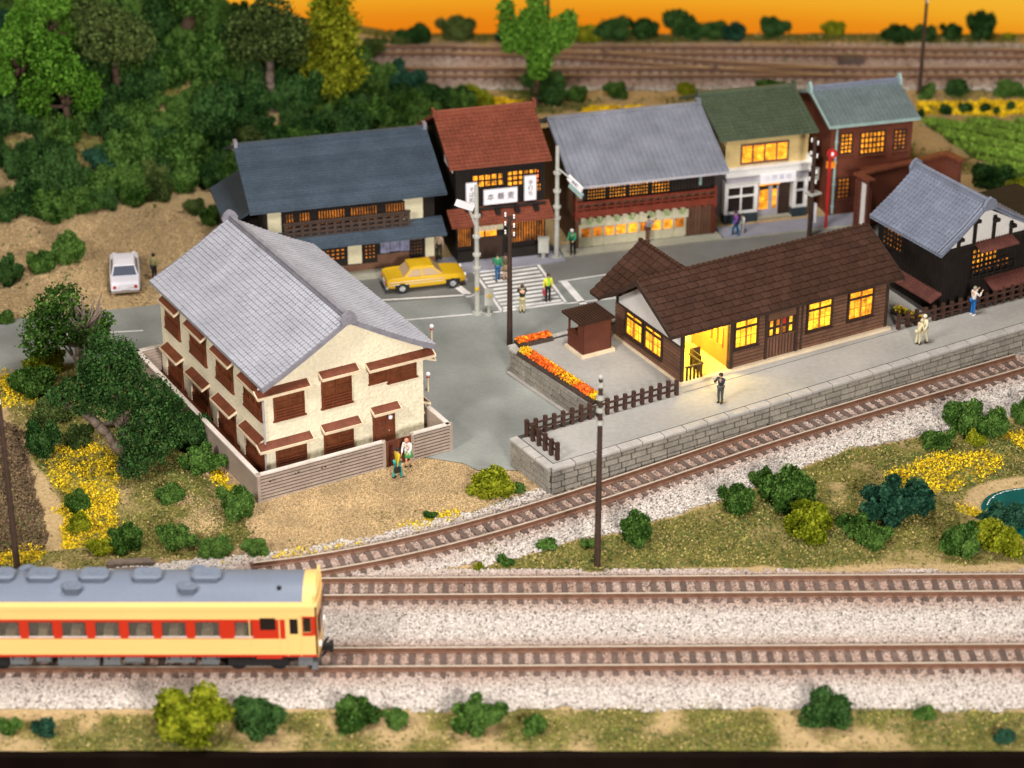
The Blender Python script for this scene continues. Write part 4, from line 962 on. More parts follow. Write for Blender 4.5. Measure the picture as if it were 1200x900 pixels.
def lay(P0,eu,es,L_,S_,tw,tl,ok=lambda u,s:True,bond=.5):
    eu,es=Vector(eu).normalized(),Vector(es).normalized(); n=eu.cross(es); n=-n if n.z<0 else n
    nu=round(L_/tw); ns=round(S_/tl); tw=L_/nu; tl=S_/ns
    X_=eu if eu.cross(es).dot(n)>0 else -eu
    rot=Matrix((X_,es,n)).transposed().to_euler()
    for j in range(ns):
        off=(j%2)*bond*tw; 
        for i in range(nu+1):
            u0=max(0,i*tw-off); u1=min(L_,(i+1)*tw-off)
            if u1-u0<.05 or not ok((u0+u1)/2,j*tl): continue
            p=Vector(P0)+eu*((u0+u1)/2)+es*(j*tl)
            link('roof_tile',unit,roof,p[:],rot,(u1-u0-.045,tl,.07*random.uniform(.85,1.2)))
lay((TX0,EY,EZ),(1,0,0),slopeF,TX1-TX0,slopeF.length,.585,.41)
SC_=Vector((CX-CXL,0,CZ-CZL)).length
lay((CXL,VY1,CZL),(0,1,0),(CX-CXL,0,CZ-CZL),CY1-VY1,SC_,.53,.43,ok=lambda u,s: u+VY1>VY0-(VY0-VY1)*(s+.2)/SC_-.12,bond=0)
tfm=MB(); tile_field(tfm,(TX0,BY,BZ),(1,0,0),(0,RA_-BY,RZ-BZ),TX1-TX0,Vector((0,RA_-BY,RZ-BZ)).length,.58,.42); tile_field(tfm,(2*CX-CXL,VY1,CZL),(0,1,0),(CXL-CX,0,CZ-CZL),CY1-VY1,SC_,.58,.42,clip=lambda u,s: u+VY1>VY0-(VY0-VY1)*(s+.2)/SC_)
tfm.build('rear_roof_tiles',M['browntile'],roof,kind='stuff')
b=MB()
for k in range(44): x=TX0+.05+k*.325; b.box(x,x+.2,RA_-.10,RA_+.10,RZ+.02,RZ+.13)
b.box(TX0,TX1,RA_-.07,RA_+.07,RZ-.02,RZ+.06)
for k in range(13): y=CY1-.2-k*.3; b.box(CX-.1,CX+.1,y,y+.19,CZ+.02,CZ+.15)
b.box(CX-.07,CX+.07,VY1,CY1,CZ-.02,CZ+.06).build('ridge_caps',M['browntile'],roof)
b=MB(); b.extr([(EY-.03,EZ+.05),(RA_,RZ+.09),(BY,BZ+.05),(BY,BZ-.16),(RA_,RZ-.2),(EY-.03,EZ-.2)],TX0-.06,TX0,'x'); b.extr([(EY-.03,EZ+.05),(RA_,RZ+.09),(BY,BZ+.05),(BY,BZ-.16),(RA_,RZ-.2),(EY-.03,EZ-.2)],TX1,TX1+.06,'x')
b.each('barge_board',M['brownwood'],roof)
# windows with lit panes
def stwin(tf,u0,u1,z0,z1,cols,rows,tr,m,rm=M['brownwood']):
    o=window(st,tf,u0,u1,z0,z1,1,1,rm,m,fr=.09,d=.10,trans=tr,sill=True)
    b=MB(tf); mid=(u0+u1)/2; b.box(mid-.045,mid+.045,.012,.085,z0+.08,z1-.08)
    for k in range(1,cols): 
        u=u0+.09+(u1-u0-.18)*k/cols; b.box(u-.016,u+.016,.012,.03,z0+.08,tr-.05)
    for k in range(1,rows): z=z0+.09+(tr-z0-.1)*k/rows; b.box(u0+.09,u1-.09,.012,.031,z-.016,z+.016)
    b.build('muntins',M['insidewood'],o); return o
stwin(Sf,3.15,4.62,1.15,2.78,4,2,2.30,M['glow2']); stwin(Sf,7.65,9.25,1.05,2.72,4,2,2.25,M['glow2']); stwin(Sf,10.25,11.9,1.05,2.72,4,2,2.25,M['glow'])
stwin(Sl,1.05,2.72,.62,2.05,4,2,1.72,M['glow2']); stwin(Sl,2.86,4.55,.62,2.05,4,2,1.72,M['glow2'])
# posts and trims
MB(Sf).box(-.03,.16,-.1,.09,ZF,3.0).box(2.87,3.1,-.1,.12,ZF,3.0).box(SL-.16,SL+.03,-.1,.07,ZF,3.0).box(5.05,5.2,0,.1,ZF,3.0).box(6.95,7.1,0,.1,ZF,3.0).box(7.3,7.4,0,.07,ZF,3.0).each('post',M['brownwood'],st)
dd=MB(Sf).box(5.2,6.95,-.1,.02,ZF,2.38).build('door',M['brownwood'],st)
b=MB(Sf)
for k in range(9): b.box(5.22+k*.193,5.34+k*.193,.02,.05,ZF,1.25)
b.box(5.2,6.95,.02,.06,1.25,1.33).box(5.2,6.95,.02,.06,2.28,2.4).box(6.02,6.12,.02,.06,ZF,2.3).build('door_plank',M['plank'],dd)
for j in range(2):
    for k in range(4):
        u=5.34+k*.40; z=1.42+j*.48; m_='glow2' if (j,k) in ((0,0),(1,3),(0,3)) else ('red' if (j,k)==(1,2) else ('glow' if (k+j)%2 else 'glowdim'))
        MB(Sf).box(u+.03,u+.20,.02,.035,z,z+.32).build('door_light',M[m_],dd)
# lit waiting room behind the open doorway
MB().box(.12,2.88,.0,3.4,ZF,ZF+.03).build('room_floor',M['inside'],st)
MB().box(.12,2.9,3.4,3.5,ZF,2.95).box(.125,.16,.02,3.4,ZF,2.95).box(.12,2.9,0.02,3.4,2.9,2.96).build('room_wall',M['inside'],st)
MB().box(2.88,2.96,.02,3.4,ZF,1.15).box(2.88,2.96,.02,3.4,2.2,2.95).box(2.88,2.96,.02,.5,1.15,2.2).box(2.88,2.96,1.6,3.4,1.15,2.2).build('partition',M['insidewood'],st)
MB().box(2.83,2.95,.5,1.6,1.1,1.2).box(2.83,2.95,1.02,1.08,1.2,2.2).box(2.83,2.95,.5,.56,1.2,2.2).box(2.83,2.95,1.55,1.6,1.2,2.2).build('ticket_window',M['insidewood'],st)
MB().box(2.965,2.98,.5,1.6,1.15,2.2).build('pane',M['glow2'],st)
b=MB()
for x in (.3,.52,.74,.96,1.18): b.box(x,x+.08,-.12,-.04,ZF,ZF+.72)
b.box(.25,1.3,-.14,-.02,ZF+.70,ZF+.78)
for y in (.0,.3,.6,.9): b.box(1.22,1.3,y,y+.08,ZF,ZF+.75)
b.box(1.2,1.32,-.1,1.1,ZF+.72,ZF+.8).box(1.4,1.46,.3,1.3,ZF,ZF+.95).box(1.46,2.0,1.2,1.3,ZF,ZF+.95).build('ticket_barrier',M['brownwood'],st)
pl=bpy.data.lights.new('waiting_room_lamp','POINT'); pl.energy=420; pl.color=(1,.80,.22); pl.shadow_soft_size=.25
po=bpy.data.objects.new('waiting_room_lamp',pl); C.objects.link(po); po.parent=st; po.location=(1.5,1.4,2.45)
# ticket booth shed
bt=thing('ticket_booth','small reddish brown board hut with corrugated roof and open hatch left of the station','hut',(8.45,108.53,1.5),R(29.5))
X0,X1,Y0,Y1=-2.75,-1.05,4.9,6.4
MB().box(X0-.15,X1+.15,Y0-.15,Y1+.1,0,.16).build('plinth',M['creamtrim'],bt)
b=MB(); b.box(X0,X1,Y0,Y0+.06,.16,1.95).box(X1-.06,X1,Y0,Y1,.16,1.95).box(X0,X1,Y1-.06,Y1,.16,1.0).box(X0,X0+.06,Y0,Y1,.16,1.0).box(X0,X0+.06,Y0,Y0+.5,1.0,1.95).box(X0,X0+.09,Y1-.09,Y1,1.0,1.95).box(X0-.08,X0+.3,Y0+.5,Y1,.96,1.03).build('wall',M['booth'],bt)
b=MB(face_tf(X0,Y1,-90)); 
for k in range(6): b.extr([(0,.18+k*.135),(.04,.18+k*.135),(.012,.29+k*.135),(0,.29+k*.135)],0,1.5,'x')
for k in range(6): b.extr([(0,1.0+k*.15),(.04,1.0+k*.15),(.012,1.13+k*.15),(0,1.13+k*.15)],1.0,1.5,'x')
b.build('board',M['booth'],bt)
b=MB(); b.box(X0-.28,X1+.1,Y0-.22,Y1+.2,1.93,2.02)
for k in range(13): x=X0-.28+k*.16; b.box(x,x+.085,Y0-.24,Y1+.22,2.02,2.08)
b.build('roof',M['browntile'],bt)
MB().box(X0+.7,X0+1.0,Y0+.8,Y0+1.1,.6,1.2).build('stool',M['brownwood'],bt)
# ================================================================== platform fences
railm=MB().box(0,1,-.04,.04,-.045,.045).mesh('rail',M['fence']); postm=MB().box(-.085,.085,-.085,.085,0,1).mesh('post',M['fence'])
def fence(name,label,pts,z,n,hgt=.88):
    t=thing(name,label,'fence',(0,0,0)); 
    for (p,q),k_ in zip(zip(pts,pts[1:]),n):
        p,q=Vector((*p,z)),Vector((*q,z)); d=q-p; a=math.atan2(d.y,d.x); nn=Vector((d.y,-d.x,0)).normalized()*.09
        for zr in (.36,.68): link('rail',railm,t,(p+nn+Vector((0,0,zr)))[:],(0,0,a),(d.length,1,1))
        for k in range(k_): link('post',postm,t,(p+d*(k/(k_-1)))[:],(random.uniform(-.02,.02),random.uniform(-.02,.02),a),(1,1,hgt*random.uniform(.95,1.05)))
    return t
fence('wooden_fence','brown post-and-rail fence turning the corner at the near end of the platform',[(2.15,100.75),(.72,103.05),(8.2,107.35)],1.5,[6,18])
fence('wooden_fence','brown post-and-rail fence in front of the dark timber house',[(20.3,114.75),(27.9,118.8),(35,122.7)],1.5,[16,14])
# ================================================================== flower beds
def flowerbed(label,p,q,w,z,seed):
    p,q=Vector(p),Vector(q); d=q-p; L_=d.length; a=math.atan2(d.y,d.x); t=thing('flower_bed',label,'flower bed',(p.x,p.y,z),a)
    MB().extr([(-w/2-.12,0),(-w/2,.2),(w/2,.2),(w/2+.12,0)],0,L_,'x').build('soil',M['soil'],t)
    r=np.random.default_rng(seed); n=int(L_*w*620); u=r.uniform(.03,L_-.03,n); v=r.uniform(-w/2*.95,w/2*.95,n); zz_=.22+r.uniform(0,.22,n)*(1-(np.abs(v)/(w/2))**2*.7)
    for nm,mk,sel in (('orange_flowers','f_orange',0),('yellow_flowers','f_yellow',1),('leaves','f_leaf',2)):
        k=vnoise(u+seed*3,v,.9,seed)+.35*(r.random(n)-.5); s_=(k>.55) if sel==0 else ((k<=.55)&(k>.14) if sel==1 else (k<=.14))
        V_,F_2=leafquads(np.stack([u[s_],v[s_],zz_[s_]],1),.05,r); link(nm,np_mesh(nm,V_,F_2,M[mk]),t)['kind']='stuff'
    return t
def leafquads(Pc,size,r,up=.0,var=.4):
    n=len(Pc); a=r.normal(size=(n,3)); a[:,2]+=up; a/=np.linalg.norm(a,axis=1)[:,None]; c_=r.normal(size=(n,3)); b=np.cross(a,c_); b/=np.linalg.norm(b,axis=1)[:,None]; c_=np.cross(a,b)
    s=size*(1+var*(r.random(n)-.5)*2)[:,None]
    V_=np.stack([Pc-b*s-c_*s*.7,Pc+b*s-c_*s*.7,Pc+b*s*.8+c_*s*.7,Pc-b*s*.8+c_*s*.7],1).reshape(-1,3)
    return V_,np.arange(4*n).reshape(-1,4)
M['f_orange']=mat('orange_flower',(.85,.16,.015),.7,None,None,island=.35); M['f_yellow']=mat('yellow_flower',(.88,.55,.015),.7,None,None,island=.3); M['f_leaf']=mat('flower_leaf',(.25,.30,.04),.7,None,None,island=.4)
flowerbed('long orange and yellow flower bed on top of the left stone wall',(.55,112.0),(4.35,106.5),.62,1.5,3)
flowerbed('short yellow and orange flower bed at the back corner beside the wooden pole',(.25,112.85),(2.0,113.75),.55,1.5,5)
flowerbed('small flower bed behind the right end of the station',(20.45,116.9),(21.6,115.5),.5,1.5,9)
# ================================================================== poles and posts
def utility_pole(label,x,y,z,h,lean=(0,0),arms=((.25,0),),sign=False,m='polebrown',r0=.16,r1=.10,rz=0,aw=.26):
    t=thing('utility_pole',label,'pole',(x,y,z),rz); t.rotation_euler=(lean[0],lean[1],rz)
    MB().cyl((0,0,-.1),(0,0,h),r0,r1,n=10).build('shaft',M[m],t,smooth=False)
    for dz,s in arms:
        ar=MB().box(-.05,.05,-aw-.06,aw+.06,h-dz-.06,h-dz+.03).build('crossarm',M[m],t)
        for k in (-aw,aw): MB().cyl((0,k,h-dz+.03),(0,k,h-dz+.17),.055,.045,n=7).ball((0,k,h-dz+.2),.065,7,4).build('insulator',M['insul'],ar)
    if sign: MB().box(.18,.22,-.25,.25,1.0,2.2).build('notice_board',M['signwhite'],t); MB().box(.0,.2,-.02,.02,2.1,2.14).box(.221,.225,-.14,-.05,1.2,2.05).build('notice_marks',M['ink'],t)
    return t
cp=utility_pole('tall dark pole standing in the grass between the tracks',3.85,93.6,0,9.6,arms=())
for k in range(4): MB().cyl((0,0,7.3+k*.62),(0,0,7.3+k*.62+.22),.19,.17,n=10).build('pale_band',M['polegrey'],cp)
MB().ball((0,0,9.6),.12,8,5).build('cap',M['polegrey'],cp)
utility_pole('brown pole with white insulators at the back corner of the raised forecourt',-.12,115.9,0,7.5,arms=((.12,0),(.62,0),(1.1,0)),rz=R(60))
utility_pole('leaning dark pole in the lower left corner behind the railcar',-22.3,93.4,0,9,arms=((.5,0),),rz=.3)
utility_pole('dark pole beside the far tracks at upper right',27.3,153.6,0,6.7,arms=((.3,0),))
utility_pole('dark pole rising behind the palm-shaped green tree by the far tracks',2.4,155.2,0,6.8,arms=((.3,0),))
utility_pole('slim pole with white insulators in front of the blue roofed shop',-12.4,125.1,0,4.7,arms=((.1,0),(.5,0),(.85,0)),r0=.1,r1=.08)
tp=utility_pole('brown pole crowded with insulators and a transformer before the green roofed shop',17.35,129.9,0,6.3,arms=((.4,0),(1.2,0),(2.2,0),(2.8,0)),rz=R(35),sign=True)
MB().cyl((.28,.1,3.6),(.28,.1,4.3),.22,n=10).box(-.3,.5,-.3,.3,2.75,2.85).build('transformer',M['polegrey'],tp)
def signal_pole(label,x,y,h,box):
    t=thing('signal_pole',label,'signal pole',(x,y,0)); MB().cyl((0,0,0),(0,0,.12),.28,n=12).cyl((0,0,.12),(0,0,h),.15,.11,n=12).build('shaft',M['polegrey'],t,smooth=False)
    for z in (h*.36,h*.46,h*.60,h*.76): MB().cyl((0,0,z),(0,0,z+.12),.23,n=12).build('collar',M['polegrey'],t)
    return t
sp=signal_pole('pale grey signal pole at the near left corner of the crosswalk',-1.9,119.75,7.6,0)
ar=MB().cyl((0,0,5.1),(-.4,-.15,6.3),.07,n=8).build('arm',M['polegrey'],sp)
bx=MB().box(-.16,.16,-.55,.55,-.18,.18).build('signal_head',M['signwhite'],sp,loc=(-.62,-.25,6.55),rot=(R(-28),0,R(-52)))
for k in (-.35,0,.35): MB().cyl((-.16,k,0),(-.22,k,0),.12,n=8).build('signal_lens',M['greywhite'],bx)
MB().ball((.0,-.16,1.55),.13).build('push_button_box',M['caryellow'],sp)
pb=thing('pedestrian_signal_box','low pale grey signal control box on a post beside the near signal pole','signal box',(-1.25,119.65,0))
MB().cyl((0,0,0),(0,0,.6),.1,n=8).cyl((0,0,0),(0,0,.08),.25,n=10).build('post',M['polegrey'],pb); MB().box(-.24,.24,-.16,.16,.6,1.5).build('cabinet',M['polegrey'],pb); MB().cyl((0,-.16,1.2),(0,-.2,1.2),.11,n=8).build('button',M['caryellow'],pb)
s2=signal_pole('tall pale grey signal pole beside the grey roofed inn',2.55,127.0,6.9,0)
MB().cyl((0,0,5.6),(.75,-.5,5.15),.05,n=8).build('arm',M['polegrey'],s2)
b2=MB().box(-.6,.6,-.05,.05,-.18,.18).build('direction_sign',M['signwhite'],s2,loc=(1.0,-.75,4.95),rot=(0,R(25),R(-45)))
link('lettering',text_mesh('本町',.26,M['ink']),b2,(0,-.056,0),(R(90),0,0))
b3=MB().box(-.55,.55,-.06,.06,-.16,.16).build('green_sign',M['patinatrim'],s2,loc=(1.05,-.8,4.55),rot=(0,R(25),R(-45)))
mb_=thing('grey_cabinet','pale grey street cabinet on a short stem between noodle shop and inn','cabinet',(1.8,126.95,0))
MB().cyl((0,0,0),(0,0,.5),.12,n=8).build('stem',M['polegrey'],mb_); MB().box(-.3,.3,-.2,.2,.45,1.3).box(-.33,.33,-.23,.23,1.28,1.34).build('cabinet_body',M['polegrey'],mb_)
rp=thing('red_banner_pole','red pole with red round shop emblem and orange plate before the brick building','sign',(18.45,131.2,0))
MB().cyl((0,0,0),(0,0,4.9),.09,n=8).build('shaft',M['red'],rp); MB().cyl((.1,-.04,4.75),(.1,.1,4.75),.3,n=16).build('round_sign',M['red'],rp); MB().cyl((.1,-.07,4.75),(.1,-.04,4.75),.12,n=12).build('emblem',M['signwhite'],rp); MB().box(-.2,.34,-.03,.06,3.85,4.25).build('plate',M['orange'],rp)
for i,(x,y,lb) in enumerate(((-4.28,116.15,'small white and red ball-topped post beyond the eave of the cream house'),(-4.3,110.6,'small white-topped post rising over the side wall of the cream house'))):
    t=thing('ball_post',lb,'post',(x,y,0)); MB().cyl((0,0,0),(0,0,.95),.05,n=8).build('stem',M['creamtrim'],t); MB().ball((0,0,1.0),.125,8,6).build('ball',M['signwhite'],t); MB().cyl((0,0,.8),(0,0,.87),.09,n=8).build('collar',M['red'],t)
# ================================================================== foliage
def sphere_pts(n,r): 
    v=r.normal(size=(n,3)); return v/np.linalg.norm(v,axis=1)[:,None]
def clump_mesh(name,blobs,nleaf,size,seed,core=.80,flat=.85,jit=.11):
    """foam foliage: leaf-sized flakes on and just under the surface of overlapping lumps, plus rough inner cores"""
    r=np.random.default_rng(seed); B=np.array(blobs,float); area=B[:,3]**2; cnt=np.maximum(8,(nleaf*area/area.sum()).astype(int))
    P=[]
    for (x,y,z,q),c_ in zip(B,cnt):
        d=sphere_pts(c_*2,r); wob=1+.22*(vnoise(d[:,0]*2+x*5,d[:,1]*2+d[:,2]*2+y*5,2.2,seed)-.5)*2+np.abs(r.normal(size=len(d)))*jit-.03
        p=np.array([x,y,z])+d*(q*wob)[:,None]*np.array([1,1,flat])
        keep=np.ones(len(p),bool)
        for (x2,y2,z2,q2) in B:
            if (x2,y2,z2,q2)!=(x,y,z,q): keep&=(((p-np.array([x2,y2,z2]))/np.array([1,1,flat]))**2).sum(1)>(q2*.86)**2
        keep&=p[:,2]>-.05
        P.append(p[keep])
    P=np.concatenate(P); V_,F_2=leafquads(P,size,r)
    if core:
        # lumpy inner bodies as quads
        nu_,nv=10,7; vs=[];fs=[]
        for (x,y,z,q) in B:
            b0=len(vs)
            for j in range(nv+1):
                th=math.pi*j/nv
                for i in range(nu_):
                    ph=2*math.pi*i/nu_; rr=q*core*(1+.12*math.sin(3*ph+5*th+x*7)); vs.append((x+rr*math.sin(th)*math.cos(ph),y+rr*math.sin(th)*math.sin(ph),z+rr*flat*math.cos(th)))
            for j in range(nv):
                for i in range(nu_): fs.append((b0+j*nu_+i,b0+j*nu_+(i+1)%nu_,b0+(j+1)*nu_+(i+1)%nu_,b0+(j+1)*nu_+i))
        F_2=np.concatenate([F_2,np.array(fs)+len(V_)]); V_=np.concatenate([V_,np.array(vs)])
    return np_mesh(name,V_,F_2,FOL['G'])
def blob_set(n,seed,tall=.9,spread=.72):
    r=random.Random(seed); out=[(0,0,.38*tall,.46)]; ax=r.uniform(0,6.28); st=r.uniform(.75,1.0)
    for _ in range(n):
        a=r.uniform(0,6.28); d=r.uniform(.2,spread)**.8; q=r.uniform(.17,.33); x,y=d*math.cos(a),d*math.sin(a)*st
        x,y=x*math.cos(ax)-y*math.sin(ax),x*math.sin(ax)+y*math.cos(ax)
        out.append((x,y,r.uniform(.22,1.08)*tall*(1-.5*d),q))
    return out
BUSH=[clump_mesh('shrub',blob_set(13+i%5,100+i,tall=.8+.1*(i%4)),3000,.036,200+i) for i in range(8)]
BUSHH=[(max(v.co.z for v in m.vertices)) for m in BUSH]
SMALL=[clump_mesh('small_shrub',blob_set(8,300+i,tall=.75),900,.06,320+i) for i in range(3)]
SMH=[(max(v.co.z for v in m.vertices)) for m in SMALL]
cname={'G':'green','D':'dark green','B':'bluish dark green','Y':'yellow-green','O':'olive green','L':'bright green'}
def shrub(x,y,rx,h,cc,label,group=None,small=False,name='shrub'):
    k=random.randrange(len(SMALL if small else BUSH)); me=(SMALL if small else BUSH)[k]; H_=(SMH if small else BUSHH)[k]
    o=link(name,me,None,(x,y,zat(x,y)-.05),(0,0,random.uniform(-.5,.5)+random.choice((0,math.pi))),(rx*1.08,rx*.88,h*.93/H_),FOL[cc])
    return tag(o,label,'shrub',group)
def batch(lst,labels,group):
    for (x,y,rx,h,cc),lb in zip(lst,labels): shrub(x,y,rx,h,cc,lb,group,small=rx<.62)
batch([(5.71,95.96,.88,1.65,'G'),(10.43,98.46,.96,1.51,'G'),(13.03,99.47,1.52,2.11,'G'),(11.97,100.95,.65,1.11,'G'),(13.66,96.68,1.49,1.57,'Y'),(17.79,97.89,1.68,2.3,'B'),(15.84,96.27,.9,1.4,'G'),(16.53,95.42,.97,1.23,'G'),(19.14,98.8,.88,1.68,'B'),(20.98,104.75,.94,1.14,'G'),(22.54,106.25,1.22,1.95,'G'),(23.87,105.83,.88,1.69,'G'),(22.76,105.1,.59,.88,'Y'),(25.61,107.25,.64,1.71,'G'),(20.27,94.84,1.08,1.79,'G'),(22.13,95.12,1.28,1.71,'Y'),(22.91,97.84,1.19,1.25,'B')],
 ['lone round green shrub just right of the dark pole between the tracks','round green shrub at the left end of the bushes in the grass triangle','largest green shrub at the left of the grass triangle','small green shrub tucked behind the largest green one beside the ballast','low spreading yellow-green shrub in front of the largest green shrub','big bluish dark green shrub in the middle of the grass triangle','small green shrub left of the big bluish one, nearest the yellow-green one','low green shrub in front of the big bluish one','bluish green shrub joined to the right side of the big bluish one','low green shrub at the left end of the group above the yellow flowers','tallest green shrub of the group beside the curved track ballast','green shrub right of the tallest one beside the curved track','tiny yellow-green shrub among the group beside the curved track','green shrub at the right edge of the picture above the yellow flowers','green shrub below the pond next to the yellow-green one','yellow-green shrub below the pond at the right edge','low bluish shrub overhanging the pond water'],'shrubs in the grass triangle')
batch([(-13.04,81,1.85,2.23,'Y'),(-10.06,80.97,1.3,1.81,'D'),(-6.28,81.49,1.04,1.45,'G'),(-4.8,81.31,.62,.87,'G'),(-1.39,81.21,1.14,1.67,'G'),(.86,80.82,.59,.94,'G'),(12.84,81.61,1.21,1.67,'D'),(16.93,81.82,.52,.73,'G'),(19.78,80.19,.51,.72,'B'),(-18.84,80.71,.6,1.01,'B'),(-20.41,80.82,.59,.94,'G')],
 ['largest yellow-green shrub on the front grass strip below the railcar','dark round shrub next to the big yellow-green one on the front strip','green shrub left of the middle of the front strip','small green shrub touching the right side of another on the front strip','green shrub at the middle of the front strip','small pale green tuft right of the middle of the front strip','dark shrub on the right part of the front strip','tiny green shrub right of the dark one on the front strip','tiny bluish shrub at the right end of the front strip','small bluish shrub left of the big yellow-green one on the front strip','green shrub in the lower left corner of the front strip'],'shrubs on the front grass strip')
batch([(-17.6,95.22,.89,1.39,'G'),(-15.37,95.27,.97,1.39,'G'),(-13.56,94.77,.89,.98,'G'),(-11.68,94.72,.7,.82,'G'),(-13.0,98.04,1.03,1.67,'G'),(-22.97,104.25,1.08,2.01,'D'),(-20.41,98.74,.68,1.35,'G'),(-19.99,96.57,.67,1.08,'Y'),(-24.4,113.0,1.16,1.5,'Y'),(-24.59,110.63,1.31,1.76,'G'),(-23.12,107.64,1.19,1.26,'O'),(-21.28,104.76,.84,1.5,'O'),(-18.69,94.72,.7,.9,'Y'),(-15.89,104.62,1.25,2.02,'D'),(-14.89,102.44,1.15,1.55,'G'),(-16.2,99.77,.81,.85,'G')],
 ['green shrub behind the railcar, second in the row after the olive one','round green shrub in the middle of the row behind the railcar','low wide green shrub in the row behind the railcar','small green shrub at the right end of the row behind the railcar','leafy green shrub against the near left side of the garden wall','dark bushy shrub beside the sand path left of the big tree','green shrub growing in the middle of the yellow flowers','yellow-green shrub at the foot of the green one in the yellow flowers','yellow-green shrub at the road edge behind the garden','large leafy green shrub at the road edge left of the broken tree','flat olive shrub between the road-edge shrub and the dark one','olive shrub left of the big tree trunk','olive yellow shrub at the left end of the row behind the railcar','dark shrub against the garden wall right of the big tree','green shrub against the garden wall below the dark one','low green shrub in the grass below the big tree'],'garden shrubs beside the cream house')
batch([(-25.38,126.44,1.21,2.04,'G'),(-26.62,125.17,.87,1.52,'G'),(-28.23,123.39,.9,2.2,'D'),(-27.4,118.64,.6,.97,'G'),(-26.03,119.08,.32,.49,'D'),(-17.66,131.78,.8,1.37,'G'),(-18.85,133.38,.76,1.18,'O')],
 ['larger of the two joined shrubs on the dirt lot left of the white car','smaller of the two joined shrubs on the dirt lot','dark shrub at the left edge beside the dirt lot','small green shrub at the left edge beside the road','tiny dark tuft at the road edge above the broken tree','green shrub at the foot of the hill left of the blue roof','olive shrub at the foot of the hill behind the green one by the blue roof'],'shrubs round the dirt lot')
batch([(2.28,152.53,1.75,2.26,'D'),(4.31,152.29,.74,1.31,'G'),(6.96,153.04,.91,1.2,'G'),(-2.49,151.38,1.46,1.66,'Y'),(-4.51,150.57,1.4,2.0,'D'),(11.74,152.8,.79,1.31,'Y'),(17.3,154.0,1.15,.97,'G'),(28.04,153.56,.51,.96,'G'),(29.77,153.64,.86,1.32,'D'),(27.66,152.64,.57,.84,'G'),(33.35,153.4,1.25,1.08,'G'),(29.37,137.54,1.35,1.86,'D'),(30.59,135.68,.93,1.52,'Y'),(30.46,139.02,.79,.77,'G'),(26.77,149.36,.33,.7,'D')],
 ['dark shrub at the foot of the palm-shaped tree behind the red roof','small green shrub right of the palm-shaped tree','green shrub on the ballast edge behind the grey roof','yellow-green shrub behind the red roof','dark shrub at the edge of the woods behind the red roof','small yellow-green shrub behind the left end of the green roof','low green shrub peeping over the green roof','small green shrub just right of the upper right pole','dark round shrub at upper right between track and flowers','tiny green shrub beside the patina roof','wide low green shrub at the right edge behind the flowers','dark shrub at the near corner of the green field','yellow-green shrub at the right edge below the field','low green shrub along the near edge of the field','tiny dark shrub beside the eave of the patina roof'],'shrubs behind the town row')
for (x,y,rx,h,cc) in [(28.47,149.78,.5,.82,'D'),(29.86,150.02,.62,.82,'D'),(31.0,149.88,.42,.88,'D'),(31.8,149.65,.31,.71,'D'),(32.73,150.14,.34,.94,'D')]:
    shrub(x,y,rx,h,cc,'dark clipped shrub in the row standing in the yellow flower strip','clipped shrubs in the yellow flower strip',True)
nb_=['first from the left','in the left part','left of the palm-shaped tree']
for i,(x,y,rx,h,cc) in enumerate([(-9.66,160.9,1.24,1.61,'O'),(-6.77,163.8,1.38,1.39,'D'),(-4.07,164.43,1.57,1.78,'O'),(-.48,163.9,.9,1.52,'B'),(5.15,164.22,1.26,1.27,'Y'),(6.99,164.79,1.57,1.78,'D'),(9.12,165.02,1.39,1.4,'D'),(12.18,165.33,1.57,2.17,'D'),(14.0,165.2,1.39,1.27,'D'),(15.86,164.4,1.14,1.39,'B'),(18.57,165.3,1.27,1.66,'D'),(22.84,165.35,1.09,1.02,'Y'),(27.3,164.58,1.27,1.27,'D'),(29.09,164.45,1.09,1.27,'D'),(31.04,164.5,.91,1.27,'D'),(33.15,164.35,1.21,2.28,'D'),(35.29,164.57,.48,.57,'Y'),(-7.93,162.97,.9,.88,'O')]):
    lb={3:'bluish shrub behind the far tracks just left of the palm-shaped tree',9:'bluish shrub behind the far tracks right of centre',15:'tallest dark shrub behind the far tracks near the right edge',4:'yellow-green shrub behind the far tracks just right of the palm-shaped tree',11:'small yellow-green mound behind the far tracks at right',16:'tiny yellow-green tuft at the right end behind the far tracks'}.get(i) or ('olive shrub behind the far tracks left of the palm-shaped tree' if cc=='O' else 'dark green shrub in the line behind the far tracks')
    shrub(x,y,rx,h,cc,lb,'shrubs lined up behind the far tracks')
batch([(-1.02,99.98,1.33,1.44,'Y'),(-3.87,97.99,.4,.34,'G'),(0.1,100.3,.61,.5,'G'),(1.68,95.15,.58,.57,'G'),(-.39,93.92,.5,.5,'G'),(-1.46,93.34,.31,.5,'Y'),(3.4,95.3,.45,.5,'G')],
 ['bright yellow-green shrub between the sand and the track near the platform corner','tiny green tuft on the sand beside the ballast','small green tuft between the yellow-green shrub and the platform corner','low green tuft in the grass left of the dark pole','low green tuft at the left tip of the grass triangle','small yellowish tuft on the ballast at the left tip of the grass triangle','tiny green tuft next to the foot of the dark pole'],'low tufts near the platform corner')
